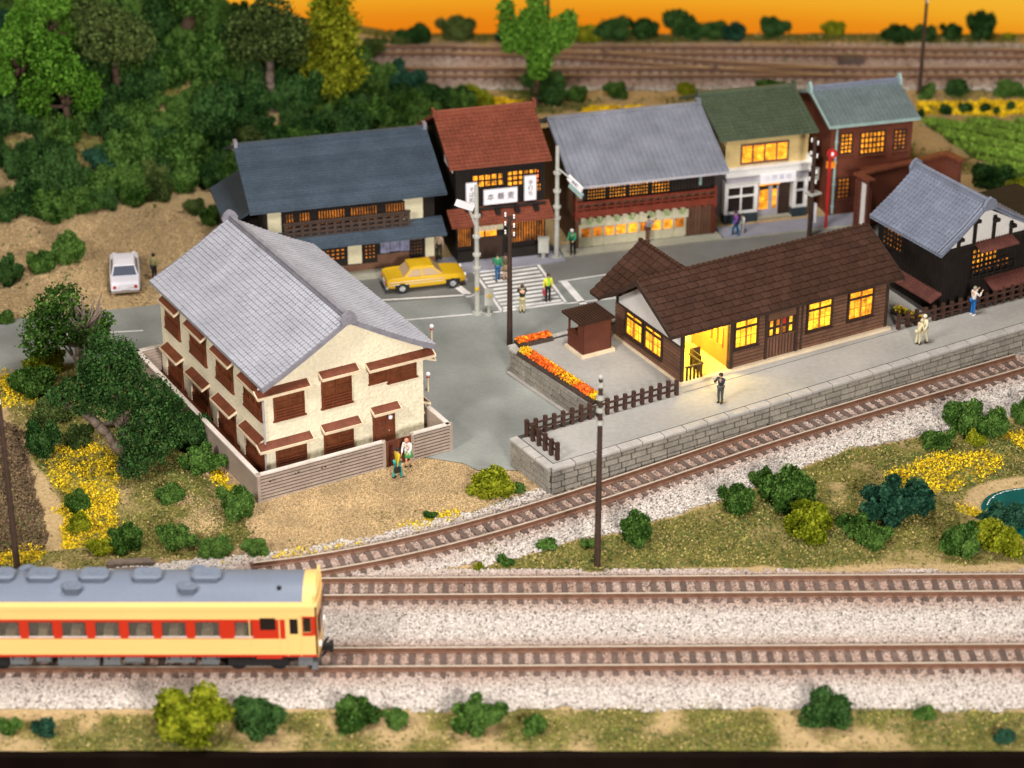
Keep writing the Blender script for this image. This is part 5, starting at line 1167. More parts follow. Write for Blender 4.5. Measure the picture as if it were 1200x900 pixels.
# hillside thicket
HP=[(-33,132.0),(-27,132.4),(-24,133.8),(-20.5,135.2),(-17.0,137.2),(-14.6,134.2),(-9.5,135.6),(-6.0,141.2),(-3.6,146.5),(-2.6,150.6),(-7,152.5),(-12,153),(-18,150.5),(-33,152)]
pts=[]; r=random.Random(11)
for _ in range(30000):
    x,y=r.uniform(-33,-2),r.uniform(131,156)
    if not bool(inpoly(np.array([x]),np.array([y]),HP)[0]): continue
    rad=r.uniform(.9,1.9)
    g_=float(fbm(np.array([x]),np.array([y]),.22,77)[0])
    if g_>.69 and r.random()<.9: continue
    if all(math.hypot(x-a,y-b)>.50*(rad+c_) for a,b,c_ in pts): pts.append((x,y,rad))
    if len(pts)>=270: break
for x,y,rad in pts:
    q=r.random(); cc='D' if q<.45 else 'G' if q<.87 else 'O' if q<.91 else 'B' if q<.975 else 'Y'
    if cc=='Y' and y<140: cc='G'
    zn='on the slope behind the blue and red roofs' if x>-14 else 'along the top of the wooded hill' if y>146 else 'at the hill foot above the dirt lot' if y<138 else 'on the middle of the left hillside'
    shrub(x,y,rad,rad*r.uniform(1.3,1.9),cc,'%s shrub in thicket %s'%(cname[cc],zn),'%s shrubs of the thicket %s'%(cname[cc],zn),rad<.9)
# trees
def limb(mb,p,q,r0,r1,seg=3,wob=.12,rr=random):
    p,q=Vector(p),Vector(q); prev=p
    for k in range(1,seg+1):
        t=k/seg; n=p.lerp(q,t)+Vector((rr.uniform(-wob,wob),rr.uniform(-wob,wob),rr.uniform(-wob,wob)*.5))*(1 if k<seg else 0); mb.cyl(prev,n,r0+(r1-r0)*(k-1)/seg,r0+(r1-r0)*k/seg,8); prev=n
def tree(name,label,x,y,h,w,cc,seed,crown,trunk_r=.28,z=None,bark='bark',leaf=.085,nleaf=5200,fork=.45,group=None,extra=None,lean=(0,0)):
    z=zat(x,y) if z is None else z; rr=random.Random(seed); t=thing(name,label,'tree',(x,y,z-.05),0,group)
    tr=MB(); fk=(lean[0]*fork,lean[1]*fork,h*fork); limb(tr,(0,0,0),fk,trunk_r,trunk_r*.7,4,.12,rr)
    for k in range(5): a=k*1.257+rr.uniform(-.3,.3); tr.cyl((0,0,.35),(math.cos(a)*trunk_r*1.9,math.sin(a)*trunk_r*1.9,-.1),trunk_r*.5,trunk_r*.25,6)
    bl=crown(rr,h,w)
    for (cx,cy,cz,q) in sorted(bl,key=lambda b:-b[3])[:9]: limb(tr,fk,(cx*.85,cy*.85,cz-q*.2),trunk_r*.5,trunk_r*.13,3,.18,rr)
    if extra: extra(tr,rr)
    tr.build('trunk',M[bark],t,smooth=True)
    me=clump_mesh('crown',bl,nleaf,leaf,seed,core=.5,jit=.3); link('crown',me,t,mt=FOL[cc]); return t
def round_crown(rr,h,w):
    out=[]
    for _ in range(15):
        a=rr.uniform(0,6.28); d=rr.uniform(0,.38)*w; zz_=h*rr.uniform(.5,.92); out.append((d*math.cos(a),d*math.sin(a),zz_,w*rr.uniform(.13,.24)))
    return out
def lobes(rr,h,w,n=6):
    out=[]
    for k in range(n):
        a=k*6.28/n+rr.uniform(-.3,.3); d=w*rr.uniform(.22,.42); zz_=h*rr.uniform(.48,.9)
        for j in range(3): out.append((d*math.cos(a)+rr.uniform(-.15,.15),d*math.sin(a)+rr.uniform(-.15,.15),zz_-.45+j*.5,w*rr.uniform(.11,.15)))
    out+= [(0,0,h*.88,w*.14),(0,0,h*.72,w*.15)]
    return out
def tall_crown(rr,h,w):
    return [(rr.uniform(-.25,.25)*w*(1-k/14*.5),rr.uniform(-.25,.25)*w*(1-k/14*.5),h*(.25+.7*k/14),w*rr.uniform(.2,.3)*(1-.35*k/14)) for k in range(14)]
tree('broadleaf_tree','bright green tree in the top left corner with forked bare trunk',-28.4,143.4,6.0,4.2,'L',1,lobes)
tree('broadleaf_tree','bright green tree with separate leaf clumps on the left hillside',-27.0,138.3,6.4,4.6,'L',2,lambda rr,h,w:lobes(rr,h,w,7))
tree('broadleaf_tree','green tree at the left edge of the hillside with a tall brown trunk',-30.0,139.6,6.5,3.8,'L',3,lambda rr,h,w:lobes(rr,h,w,5))
tree('broadleaf_tree','thick-trunked green tree at the top of the hill near the gap in the woods',-20.5,147.0,5.6,4.0,'G',4,round_crown,.5)
tree('broadleaf_tree','tall yellow-green tree at the right end of the wooded hill',-11.4,147.4,8.0,4.2,'Y',5,tall_crown,nleaf=7000)
tree('broadleaf_tree','greyish olive tree with branching grey trunk left of the yellow-green tree',-15.2,144.6,7.0,4.6,'O',6,round_crown,.35,bark='barkgrey')
tree('broadleaf_tree','olive green tree mass between the two bright trees on the hill',-24.4,142.3,5.6,4.6,'O',7,round_crown,.3)
def palm(rr,h,w):
    out=[]
    for (dx,dy,z0,z1,q) in ((-1.75,0,4.2,6.9,.50),(-1.0,.2,4.0,5.4,.5),(0,.4,4.4,7.0,.62),(.1,-.7,2.7,4.6,.62),(1.3,.2,4.2,5.6,.6),(1.9,0,4.6,6.2,.5),(-.4,.5,4.5,6.0,.6)):
        n=5
        for k in range(n): out.append((dx+(.25*dx/abs(dx) if dx else 0)*k/n,dy,z0+(z1-z0)*k/(n-1),q*(1-.12*abs(k-2))))
    return out
tree('palm_shaped_tree','bright green tree with upright finger-like clumps standing alone behind the red roof',1.58,151.4,7.2,4.5,'L',8,palm,.22,fork=.42,leaf=.09,nleaf=6500)
def big(rr,h,w):
    return [(x-.15,y,z,q*.72) for x,y,z,q in [(-.4,.8,5.6,1.0),(.3,.9,5.0,1.05),(-.9,1.2,4.6,.95),(0,.2,4.4,1.15),(.9,.5,3.9,1.0),(1.7,.9,3.8,.85),(2.3,.6,3.4,.7),(1.6,-.1,2.9,.95),(2.2,.5,2.3,.85),(.9,-.6,2.1,.9),(1.7,-.5,1.5,.85),(.8,-1.2,1.0,.75),(-1.3,.9,4.0,.9),(-2.2,1.3,3.8,.7),(-2.9,.9,3.6,.6),(-1.8,.4,3.2,.45),(-.7,1.0,6.5,.5),(.9,.2,5.6,.45),(2.7,1.1,3.0,.45),(-1.5,1.4,5.0,.5),(2.6,0,1.7,.5),(.4,.6,6.1,.7),(-.3,-.2,3.6,.8)]]
def bigx(tr,rr):
    limb(tr,(0,0,1.0),(-1.6,.6,2.6),.26,.2,4,.1,rr); limb(tr,(-1.6,.6,2.6),(-2.9,.9,3.3),.22,.1,3,.1,rr); limb(tr,(-.5,.2,1.6),(-1.8,1.3,2.6),.12,.06,3,.1,rr); limb(tr,(-1.6,.6,2.6),(-2.7,1.6,2.9),.1,.04,3,.1,rr)
    limb(tr,(0,0,1.0),(.3,.2,3.2),.22,.14,3,.1,rr)
tree('garden_tree','large gnarled dark green tree spreading in front of the cream house garden wall',-18.75,102.5,7.0,5.5,'D',9,big,.30,bark='barkgrey',extra=bigx,nleaf=15000,leaf=.048,fork=.3)
def small_crown(rr,h,w): return [(-1.0,.3,3.9,.85),(-1.6,0,3.1,.8),(-.5,.5,4.5,.6),(-1.8,-.3,2.3,.7),(.4,.4,3.0,.75),(.9,.3,2.1,.7),(-.7,-.2,3.0,.7),(1.3,.6,3.1,.45)]
def snag(tr,rr):
    for k in range(26):
        a=rr.uniform(-.5,1.1); tr.cyl((rr.uniform(-.2,.8),rr.uniform(-.3,.3),2.6+rr.uniform(-.5,.7)),(rr.uniform(-.4,1.6),rr.uniform(-.4,.4),3.8+rr.uniform(-.4,1.0)),.09,.04,5)
    for k in range(5): limb(tr,(0,0,.9),(-1.1+k*.45,rr.uniform(-.3,.3),2.7),.08,.04,3,.08,rr)
tree('garden_tree','smaller tree with splintered grey broken wood at its top beside the road',-22.4,112.0,4.8,3.4,'G',10,small_crown,.2,bark='barkgrey',extra=snag,nleaf=4200,leaf=.06,fork=.4)
tag(MB().cyl((0,0,.15),(1.2,.3,.25),.16,.13,9).cyl((.2,-.1,.1),(.3,.5,.12),.07,.05,6).build('log',M['barkgrey'],loc=(-20.6,106.6,0)),'short pale log lying in the garden beside the dark shrubs','log')
# ground scatter, one mesh per kind
def scatter(name,mask,n,size,mt,zofs,seed,box=(-34,36,79.7,165.5),layers=1,up=.2,var=.5,label=None):
    r_=np.random.default_rng(seed); x=r_.uniform(box[0],box[1],n); y=r_.uniform(box[2],box[3],n); m=sample(mask,x,y)
    k=m>r_.random(n)*.9+.08; x,y=x[k],y[k]; z_=sample(Z,x,y)+zofs*r_.random(len(x))
    V_,F_2=leafquads(np.stack([x,y,z_],1),size,r_,up,var); o=link(name,np_mesh(name,V_,F_2,mt),None); o['kind']='stuff'; return o
M['grass1']=mat('dry_green_turf',(.17,.16,.035),.85,(.8,.45),None,island=.55); M['grass2']=mat('green_turf',(.07,.11,.022),.85,(.8,.35),None,island=.5); M['straw']=mat('straw_turf',(.36,.28,.11),.85,(.8,.25),None,island=.4)
M['yflower']=mat('yellow_flower_foam',(.82,.58,.012),.8,(1,.15),None,island=.35); M['cropm']=mat('crop_green',(.20,.34,.04),.85,(.6,.3),None,island=.45)
g_near=grass*(GY<118); g_far=grass*(GY>=118)
scatter('short_grass',g_near,170000,.042,M['grass1'],.07,1,box=(-28,27,79.7,118)); scatter('short_grass',g_near*(fbm(GX,GY,.4,90)>.5),110000,.045,M['grass2'],.10,2,box=(-28,27,79.7,118))
scatter('dry_grass',np.clip(g_near+.06*(ball<.3)*(asph<-.2)*(GY>94),0,1)*(1-bare*.5),150000,.038,M['straw'],.06,3,box=(-28,27,79.7,118))
scatter('short_grass',g_far,90000,.07,M['grass2'],.12,4,box=(-33,36,118,165.5)); scatter('dry_grass',g_far,50000,.06,M['straw'],.08,5,box=(-33,36,118,165.5))
scatter('yellow_flowers',yel*(fbm(GX,GY,1.3,91)>.44),260000,.036,M['yflower'],.24,6,box=(-28,28,93,114)); scatter('yellow_flowers',yel*(fbm(GX,GY,.9,92)>.42),45000,.08,M['yflower'],.2,7,box=(-4,36,149,153))
cropm=crop*(np.sin((GX*.55+GY*.95)*3.6)>.1); scatter('crop_rows',cropm,110000,.075,M['cropm'],.28,8,box=(26,38,136,149))
M['clod']=mat('field_clod',(.15,.10,.055),.9,(1,.3),None,island=.5); scatter('field_clods',fld,60000,.055,M['clod'],.08,9,box=(-30,-21,94,108))
# ballast stones
def stones(name,n,box,size,seed,mask,mt,ov=1):
    r_=np.random.default_rng(seed); x=r_.uniform(box[0],box[1],n); y=r_.uniform(box[2],box[3],n); k=(sample(mask,x,y)>.35+.3*r_.random(n)); x,y=x[k],y[k]; n=len(x)
    c_=np.stack([x,y,sample(Z,x,y)+r_.random(n)*.05],1); base=np.array([(1,0,0),(0,1,0),(-1,0,0),(0,-1,0),(0,0,.8),(0,0,-.8)],float)
    V_=base[None]*(size*(.6+.9*r_.random((n,6,1)))); an=r_.random(n)*6.28; ca,sa=np.cos(an)[:,None],np.sin(an)[:,None]
    X_=V_[:,:,0]*ca-V_[:,:,1]*sa; Y_=V_[:,:,0]*sa+V_[:,:,1]*ca; tl=r_.normal(size=(n,1))*.4; Z_=V_[:,:,2]+X_*tl
    V_=np.stack([X_,Y_,Z_],2)+c_[:,None]; f=np.array([(0,1,4),(1,2,4),(2,3,4),(3,0,4)]); F_2=(f[None]+6*np.arange(n)[:,None,None]).reshape(-1,3)
    o=link(name,np_mesh(name,V_.reshape(-1,3),F_2,mt,k=3),None); o['kind']='stuff'; return o
def ballast_mat():
    m,t,b=ntree('ballast_stone'); L=t.links; geo=N(t,'ShaderNodeNewGeometry'); cr=t.nodes.new('ShaderNodeValToRGB'); L.new(geo.outputs['Random Per Island'],cr.inputs[0]); e=cr.color_ramp.elements
    e[0].position=0; e[0].color=(.16,.14,.125,1); e[1].position=1; e[1].color=(.70,.65,.61,1)
    for p,c_ in ((.07,(.19,.17,.155)),(.12,(.40,.35,.315)),(.5,(.51,.46,.42)),(.8,(.60,.55,.51))): q=e.new(p); q.color=(*c_,1)
    nz=N(t,'ShaderNodeTexNoise'); nz.inputs['Scale'].default_value=.35; L.new(geo.outputs['Position'],nz.inputs['Vector'])
    # rust dust along the rails
    at=t.nodes.new('ShaderNodeAttribute'); at.attribute_name='rust'
    mx=N(t,'ShaderNodeMix',data_type='RGBA',blend_type='MULTIPLY'); L.new(at.outputs['Fac'],mx.inputs[0]); L.new(cr.outputs[0],mx.inputs[6]); mx.inputs[7].default_value=(.62,.42,.34,1)
    L.new(mx.outputs[2],b.inputs['Base Color']); b.inputs['Roughness'].default_value=.9; b.inputs['Specular IOR Level'].default_value=.1; return m
BM=ballast_mat()
LINES=[([(-26,85.72),(-8,85.72),(8,85.9),(26,86.1)]),([(-10.2,91.28),(8,91.5),(26,91.7)]),BR[2:-1],[(-16,161.4),(12,161.4),(26,161.0),(38,160.5)],[(-13,156.9),(14,156.9),(38,157.0)],[(-4,161.3),(4,160.6),(14,158.2),(22,157.0)]]
def add_rust(o):
    me=o.data; co=np.empty(len(me.vertices)*3,np.float32); me.vertices.foreach_get('co',co); co=co.reshape(-1,3); d=np.full(len(co),9.)
    for k,P in enumerate(LINES): d=np.minimum(d,pdist(co[:,0],co[:,1],P,False)+(.0 if k<2 else .3 if k==2 else -.7))
    v=np.clip(1-(d-1.0)/1.15,0,1)*(.55+.6*(fbm(co[:,0],co[:,1],.35,95)-.2)); a=me.attributes.new('rust','FLOAT','POINT'); a.data.foreach_set('value',v.astype(np.float32))
add_rust(stones('ballast',185000,(-25,27,81.7,94.5),.07,21,ball,BM)); add_rust(stones('ballast',150000,(-16,28,92.5,114.5),.07,22,ball,BM)); add_rust(stones('ballast',60000,(-12,37,153.5,164),.10,23,ball,BM))
M['sandgrain']=mat('sand_grain',(.45,.32,.17),.9,(.5,.25),None,island=.5)
sandm=np.clip(1-ball*3-grass-yel-fld,0,1)*(asph<-.15)*(~inp)
stones('sand_grains',90000,(-16,3,93.3,104),.035,24,sandm,M['sandgrain']); stones('sand_grains',40000,(-30,-10,117,134),.05,25,sandm*(GY>117),M['sandgrain'])
# ================================================================== railcar
rc=thing('railcar','cream and red diesel railcar with grey roof and ventilators on the front track','train',(-8.0,85.72,.37))
LT=16.5; HW=1.36                       # local x runs 0 at the cab front to -LT
def side(y0,sgn):
    pass
zb,zt=.98,3.50
xs_open=[(-.66,-.32),(-1.2,-.85),(-2.35,-1.72)]; wins=[]
x=-3.45
wins.append((x,x+.72)); x-=1.38
while x>-LT+.6: wins.append((x-.25,x+.75)); x-=1.375
b=MB()
# body shell with real window openings on both sides
us=sorted({-LT,-.02,*[w[0] for w in wins],*[w[1] for w in wins],-.62,-.30,-1.18,-.83,-2.4,-1.75,-1.36})
def opening(a,e):
    m_=(a+e)/2
    for w in wins:
        if w[0]<m_<w[1]: return (1.93,2.68)
    if -.62<m_<-.30: return (2.15,2.85)
    if -1.18<m_<-.83: return (2.05,2.80)
    if -2.4<m_<-1.75: return (2.25,2.85)
cream=MB(); red=MB()
for s in (-1,1):
    for a,e in zip(us,us[1:]):
        op=opening(a,e); y0,y1=sorted((s*HW,s*(HW-.06)))
        inred=(e<=-1.55) or (a>=-.9 and e<=-.02 and a>=-.62-.01)
        def col_(z0,z1):
            cuts=[z0]+[c_ for c_ in (1.83,2.78) if z0<c_<z1]+[z1]
            for p,q in zip(cuts,cuts[1:]):
                mid=(p+q)/2; isred=(1.83<mid<2.78) and (e<=-1.35)
                (red if isred else cream).box(a,e,y0,y1,p,q)
        if op: col_(zb,op[0]); col_(op[1],3.18)
        else: col_(zb,3.18)
    y0,y1=sorted((s*HW,s*(HW+.008)))
    red.box(-LT,-.05,y0,y1,zb-.04,zb+.07)
for nm_,mb_2,mt_ in (('side_panel',cream,'trainc'),('red_band',red,'trainr')):
    for s in (-1,1):
        q_=MB(); 
        for i0 in range(0,len(mb_2.v),8):
            vv=mb_2.v[i0:i0+8]
            if vv[0][1]*s>0: q_.add(vv,[(0,3,2,1),(4,5,6,7),(0,1,5,4),(1,2,6,5),(2,3,7,6),(3,0,4,7)])
        q_.build(nm_,M[mt_],rc)
b=MB(); b.box(-LT,-.06,-HW+.06,HW-.06,zb,zb+.12).box(-LT,-LT+.1,-HW+.06,HW-.06,zb,3.18).build('floor_pan',M['trainunder'],rc)
b=MB(); 
for k in range(11): 
    x=-3.0-k*1.35
    for y in (-.95,.95): MB().box(x-.5,x-.08,y-.36,y+.36,1.2,1.98).extr([(y-.33,1.98),(y-.25,2.2),(y+.25,2.2),(y+.33,1.98)],x-.48,x-.1,'x').build('seat',M['trainseat'],rc)
gl=MB()
for s in (-1,1):
    for a,e in zip(us,us[1:]):
        op=opening(a,e)
        if op: y0,y1=sorted((s*(HW-.05),s*(HW-.03))); gl.box(a,e,y0,y1,op[0],op[1])
def glassmat():
    m,t,b=ntree('train_glass'); b.inputs['Base Color'].default_value=(.62,.56,.46,1); b.inputs['Roughness'].default_value=.05; b.inputs['Transmission Weight'].default_value=.9; b.inputs['IOR'].default_value=1.1; return m
M['glass']=glassmat()
for s in (-1,1):
    for w in wins:
        y0,y1=sorted((s*(HW-.045),s*(HW-.03))); fr=MB(); y2,y3=sorted((s*(HW-.03),s*(HW+.012)))
        fr.box(w[0]-.03,w[1]+.03,y2,y3,1.88,1.95,1).box(w[0]-.02,w[1]+.02,y2,y3,2.66,2.70).box(w[0]-.02,w[0]+.01,y2,y3,1.95,2.66).box(w[1]-.01,w[1]+.02,y2,y3,1.95,2.66)
        o=fr.build('window',[M['trainr'],M['cap']],rc); MB().box(w[0],w[1],y0,y1,1.93,2.68).build('pane',M['glass'],o)
    y0,y1=sorted((s*(HW-.04),s*(HW-.02)))
    for a,e,z0,z1 in ((-.62,-.30,2.15,2.85),(-1.18,-.83,2.05,2.80),(-2.4,-1.75,2.25,2.85)): MB().box(a,e,y0,y1,z0,z1).build('cab_pane',M['darkpane'],rc)
    y0,y1=sorted((s*HW,s*(HW+.015)))
    MB().box(-1.30,-1.26,y0,y1,1.0,2.95).box(-.74,-.70,y0,y1,1.0,2.95).box(-1.30,-.7,y0,y1,2.93,2.97).each('door_edge',M['trainc'],rc)
    MB().box(-.66,-.26,y0-.001,y1-.004,1.98,2.14).box(-.66,-.26,y0,y1-.004,2.86,2.93).box(-.66,-.63,y0,y1-.004,2.14,2.86).box(-.29,-.10,y0,y1-.004,2.0,2.93).build('cab_red_patch',M['trainr'],rc)
    MB().box(-2.85,-2.81,y0,y1,1.05,2.95).box(-1.62,-1.58,y0,y1,1.05,2.95).each('door_edge',M['trainc'],rc)
    MB().box(-2.6,-1.55,y0,y1+.01,.86,1.0).build('step',M['trainr'],rc)
MB().box(-LT,-3.0,-.04,.04,1.2,3.4).build('partition',M['brownwood'],rc)
# shoulders, roof
pr=[(-HW,3.17),(-HW,3.38),(-HW*.93,3.56),(HW*.93,3.56),(HW,3.38),(HW,3.17)]
MB().extr(pr,-LT,-.04,'x').build('cantrail',M['trainc'],rc,smooth=False)
n=14; arc=[(-HW*.93+ (2*HW*.93)*k/n, 3.56+.44*(1-abs(2*k/n-1)**2.2)) for k in range(n+1)]
MB().extr(arc+[(HW*.93,3.50),(-HW*.93,3.50)],-LT,-.62,'x').build('roof',M['trainroof'],rc)
arc2=[(y*1.005,z+.012) for y,z in arc]
MB().extr(arc2+[(HW*.93,3.50),(-HW*.93,3.50)],-.62,-.10,'x').build('roof_brow',M['trainc'],rc)
# cab front, slightly bevelled
b=MB(); pf=[(-.04,-HW),(.0,-HW*.8),(.06,-HW*.3),(.06,HW*.3),(.0,HW*.8),(-.04,HW),(-.12,HW),(-.12,-HW)]
b.prism(pf,zb-.05,1.75); b.prism(pf,2.9,3.4); b.prism([(x-.05,y*.95) for x,y in pf],3.4,3.8); fr=b.build('cab_front',M['trainc'],rc)
MB().prism([(x+.0,y) for x,y in pf],1.75,2.9).build('front_red_band',M['trainr'],fr)
for y0,y1 in ((-1.18,-.48),(-.3,.3),(.48,1.18)): MB().box(.035,.075,y0,y1,2.05,2.75).build('windscreen',M['darkpane'],fr)
for y in (-.95,.95): MB().cyl((.0,y,1.35),(.09,y,1.35),.14,n=12).build('headlight',M['signwhite'],fr)
cp_=MB().box(.0,.38,-.12,.12,.45,.68).box(.3,.48,-.2,.2,.40,.75).build('coupler',M['trainunder'],rc)
MB().cyl((.05,-.5,.4),(.25,-.5,.7),.05,n=6).cyl((.05,.5,.4),(.25,.5,.7),.05,n=6).each('hose',M['black'],rc)
# underframe
b=MB(); b.box(-LT,-.1,-.9,.9,.55,.98)
for k in range(30): x=-1.8-k*.5; b.box(x,x+.06,-1.2,1.2,.7,.97)
b.build('underframe',M['trainunder'],rc)
for i,(x0,x1,z0) in enumerate(((-4.9,-4.2,.45),(-6.4,-5.2,.55),(-8.1,-7.3,.4),(-9.0,-8.3,.42),(-10.9,-9.2,.40),(-11.8,-11.2,.45),(-12.9,-12.1,.45))):
    for s in (-1,1):
        y0,y1=sorted((s*.85,s*1.2)); o=MB()
        if i%3==2: o.cyl((x0,s*1.0,z0+.28),(x1,s*1.0,z0+.28),.26,n=12)
        else: o.box(x0,x1,y0,y1,z0,.92)
        o.build('equipment_box',M['traingrey'],rc)
for xb in (-2.6,-14.2):
    bo=MB().box(xb-1.25,xb+1.25,-1.02,-.88,.28,.62).box(xb-1.25,xb+1.25,.88,1.02,.28,.62).box(xb-.3,xb+.3,-.9,.9,.4,.7).build('bogie',M['trainunder'],rc)
    for dx in (-.85,.85): MB().cyl((xb+dx,-.80,.35),(xb+dx,-.68,.35),.40,n=16).cyl((xb+dx,.68,.35),(xb+dx,.80,.35),.40,n=16).cyl((xb+dx,-.7,.35),(xb+dx,.7,.35),.07,n=8).build('wheel',M['black'],bo)
MB().box(-.35,-.1,-1.1,1.1,.12,.5).box(-.9,-.3,-1.12,-1.0,.35,.9).build('snowplough',M['traingrey'],rc)
# roof equipment
def vent(x0,x1,y0,y1,h):
    cx,cy=(x0+x1)/2,(y0+y1)/2; zr=3.93 if abs(cy)<.5 else 3.80; c_=.16; P=[(x0+c_,y0),(x1-c_,y0),(x1,y0+c_),(x1,y1-c_),(x1-c_,y1),(x0+c_,y1),(x0,y1-c_),(x0,y0+c_)]
    b=MB(); b.prism(P,zr-.15,zr+h*.75,1); P2=[(cx+(x-cx)*.86,cy+(y-cy)*.86) for x,y in P]; n_=len(P)  # upright sides take the darkened grey as painted shade
    b.add([(x,y,zr+h*.75) for x,y in P]+[(x,y,zr+h) for x,y in P2],[(i,(i+1)%n_,n_+(i+1)%n_,n_+i) for i in range(n_)]+[tuple(range(n_,2*n_))])
    o=b.build('roof_ventilator',[M['trainroof'],M['ventshade']],rc); MB().cyl((cx,cy,zr+h),(cx,cy,zr+h+.03),.2,n=12).build('ventilator_cap',M['trainroof'],o)
for x in (-4.65,-7.1,-9.3,-11.45,-13.2,-15.2): vent(x-.62,x+.62,-.42,.42,.32)
for x in (-5.35,-10.1,-14.3): vent(x-.42,x+.42,-1.02,-.58,.30)
for x in (-5.1,-12.2): vent(x-.4,x+.4,.55,.95,.2)
MB().cyl((-1.6,-.7,3.8),(-1.6,-.7,3.95),.1,n=8).build('whistle',M['trainunder'],rc)
# ================================================================== cars
def sedan(name,label,loc,rz,paint,glass,L_=4.3,W_=1.62,fin=.0,stripe=False):
    t=thing(name,label,'car',loc,rz)
    st_=[(-1,.50,.62,.80),(-.985,.33,.80,.93),(-.9,.28,.88,.96),(-.55,.24,.90,1.0),(-.15,.24,.88,1.0),(.25,.24,.87,1.0),(.6,.25,.84,.985),(.9,.28,.78,.95),(.985,.33,.70,.9),(1,.46,.60,.8)]
    vs=[];fs=[]; prof_n=10
    for (u,z0,z1,wf) in st_:
        x=u*L_/2; w=W_/2*wf; f=fin*(1 if u<-.5 else 0)
        vs+= [(x,-w*.86,z0),(x,-w,z0+.1),(x,-w,z0+(z1-z0)*.62),(x,-w*.95,z1+f),(x,-w*.72,z1+.02),(x,w*.72,z1+.02),(x,w*.95,z1+f),(x,w,z0+(z1-z0)*.62),(x,w,z0+.1),(x,w*.86,z0)]
    n=prof_n
    for i in range(len(st_)-1):
        for j in range(n): fs.append((i*n+j,i*n+(j+1)%n,(i+1)*n+(j+1)%n,(i+1)*n+j))
    fs+=[tuple(reversed(range(n))),tuple(range((len(st_)-1)*n,len(st_)*n))]
    bd=MB().add(vs,fs).build('body',paint,t)
    m=bd.modifiers.new('b','BEVEL'); m.width=.03; m.segments=1; m.limit_method='ANGLE'; m.angle_limit=R(35)
    w=W_/2
    base=[(-1.28,.90),(.95,.90)]; top=[(-.82,1.38),(.42,1.38)]
    # greenhouse: glass body, pillars and roof panel
    B8=[(-1.30,-w*.86,.88),(.98,-w*.86,.88),(.98,w*.86,.88),(-1.30,w*.86,.88),(-.84,-w*.70,1.34),(.42,-w*.70,1.34),(.42,w*.70,1.34),(-.84,w*.70,1.34)]
    def q(name,idx,inset_):
        P=[Vector(B8[i]) for i in idx]; c_=sum(P,Vector())/4; P=[p.lerp(c_,inset_) for p in P]; nn=(P[1]-P[0]).cross(P[2]-P[0]).normalized()*.012
        return MB().add([tuple(p-nn) for p in P]+[tuple(p+nn) for p in P],[(0,1,2,3),(7,6,5,4),(0,4,5,1),(1,5,6,2),(2,6,7,3),(3,7,4,0)]).build(name,glass,t)
    MB().add(B8,[(0,1,5,4),(1,2,6,5),(2,3,7,6),(3,0,4,7)]).build('cabin',paint,t)
    q('windscreen',(1,2,6,5),.09); q('rear_window',(3,0,4,7),.09)
    for s in (-1,1):
        for (xa,xb,xc,xd) in ((-1.08,-.26,-.30,-.76),(-.16,.80,.36,-.20)):
            yb,yt=s*w*.872,s*w*.722; za,zb_=.94,1.28
            MB().add([(xa,yb,za),(xb,yb,za),(xc,yt,zb_),(xd,yt,zb_),(xa,yb+s*.012,za),(xb,yb+s*.012,za),(xc,yt+s*.012,zb_),(xd,yt+s*.012,zb_)],[(0,1,2,3),(4,5,6,7),(0,1,5,4),(1,2,6,5),(2,3,7,6),(3,0,4,7)]).build('side_window',glass,t)
    rf_=MB().add([(-.92,-w*.73,1.33),(.50,-w*.73,1.33),(.50,w*.73,1.33),(-.92,w*.73,1.33),(-.86,-w*.66,1.41),(.42,-w*.66,1.41),(.42,w*.66,1.41),(-.86,w*.66,1.41),(-.2,-w*.4,1.45),(-.2,w*.4,1.45)],[(0,1,5,4),(1,2,6,5),(2,3,7,6),(3,0,4,7),(4,5,8),(5,6,9,8),(6,7,9),(7,4,8,9),(3,2,1,0)]).build('roof',paint,t)
    for s in (-1,1):
        if stripe:
            MB().box(-L_*.47,L_*.22,s*w*1.0-.012,s*w*1.0+.012,.70,.735).box(-L_*.47,L_*.22,s*w*1.0-.012,s*w*1.0+.012,.55,.585).build('chrome_strip',M['cap'],t)
        for dx in (-L_*.31,L_*.33):
            MB().box(dx-.4,dx+.4,s*w-.03 if s>0 else -w-.006,s*w+.006 if s>0 else -w+.03,.22,.58).build('wheel_arch',M['black'],t)
            wh=MB().cyl((dx,s*(w-.22),.31),(dx,s*(w+.012),.31),.31,n=18).build('wheel',M['tyre'],t); MB().cyl((dx,s*(w+.0),.31),(dx,s*(w+.03),.31),.17,n=12).build('hubcap',M['chrome'],wh)
    for s in (-1,1): MB().box(s*L_/2-.06,s*L_/2+.08,-w*.92,w*.92,.33,.47).build('bumper',M['chrome'],t)
    for s in (-1,1):
        MB().cyl((L_/2-.05,s*w*.66,.66),(L_/2+.03,s*w*.66,.66),.11,n=10).build('headlight',M['signwhite'],t)
        MB().cyl((-L_/2+.03,s*w*.68,.66),(-L_/2-.03,s*w*.68,.66),.09,n=10).build('tail_light',M['trainr'],t)
    MB().box(-L_/2-.03,-L_/2+.01,-.2,.2,.50,.62).build('number_plate',M['signwhite'],t)
    return t
sedan('parked_car','mustard yellow fifties-style sedan with pale side stripes waiting before the crosswalk',(-4.95,123.45,.012),R(14.5),M['caryellow'],M['carglassy'],4.5,1.75,.06,True)
sedan('parked_car','white sedan seen from behind, parked on the dirt lot at left',(-21.75,124.05,zat(-21.75,124.05)+.0),R(99),M['carwhite'],M['carglass'],4.5,1.7)
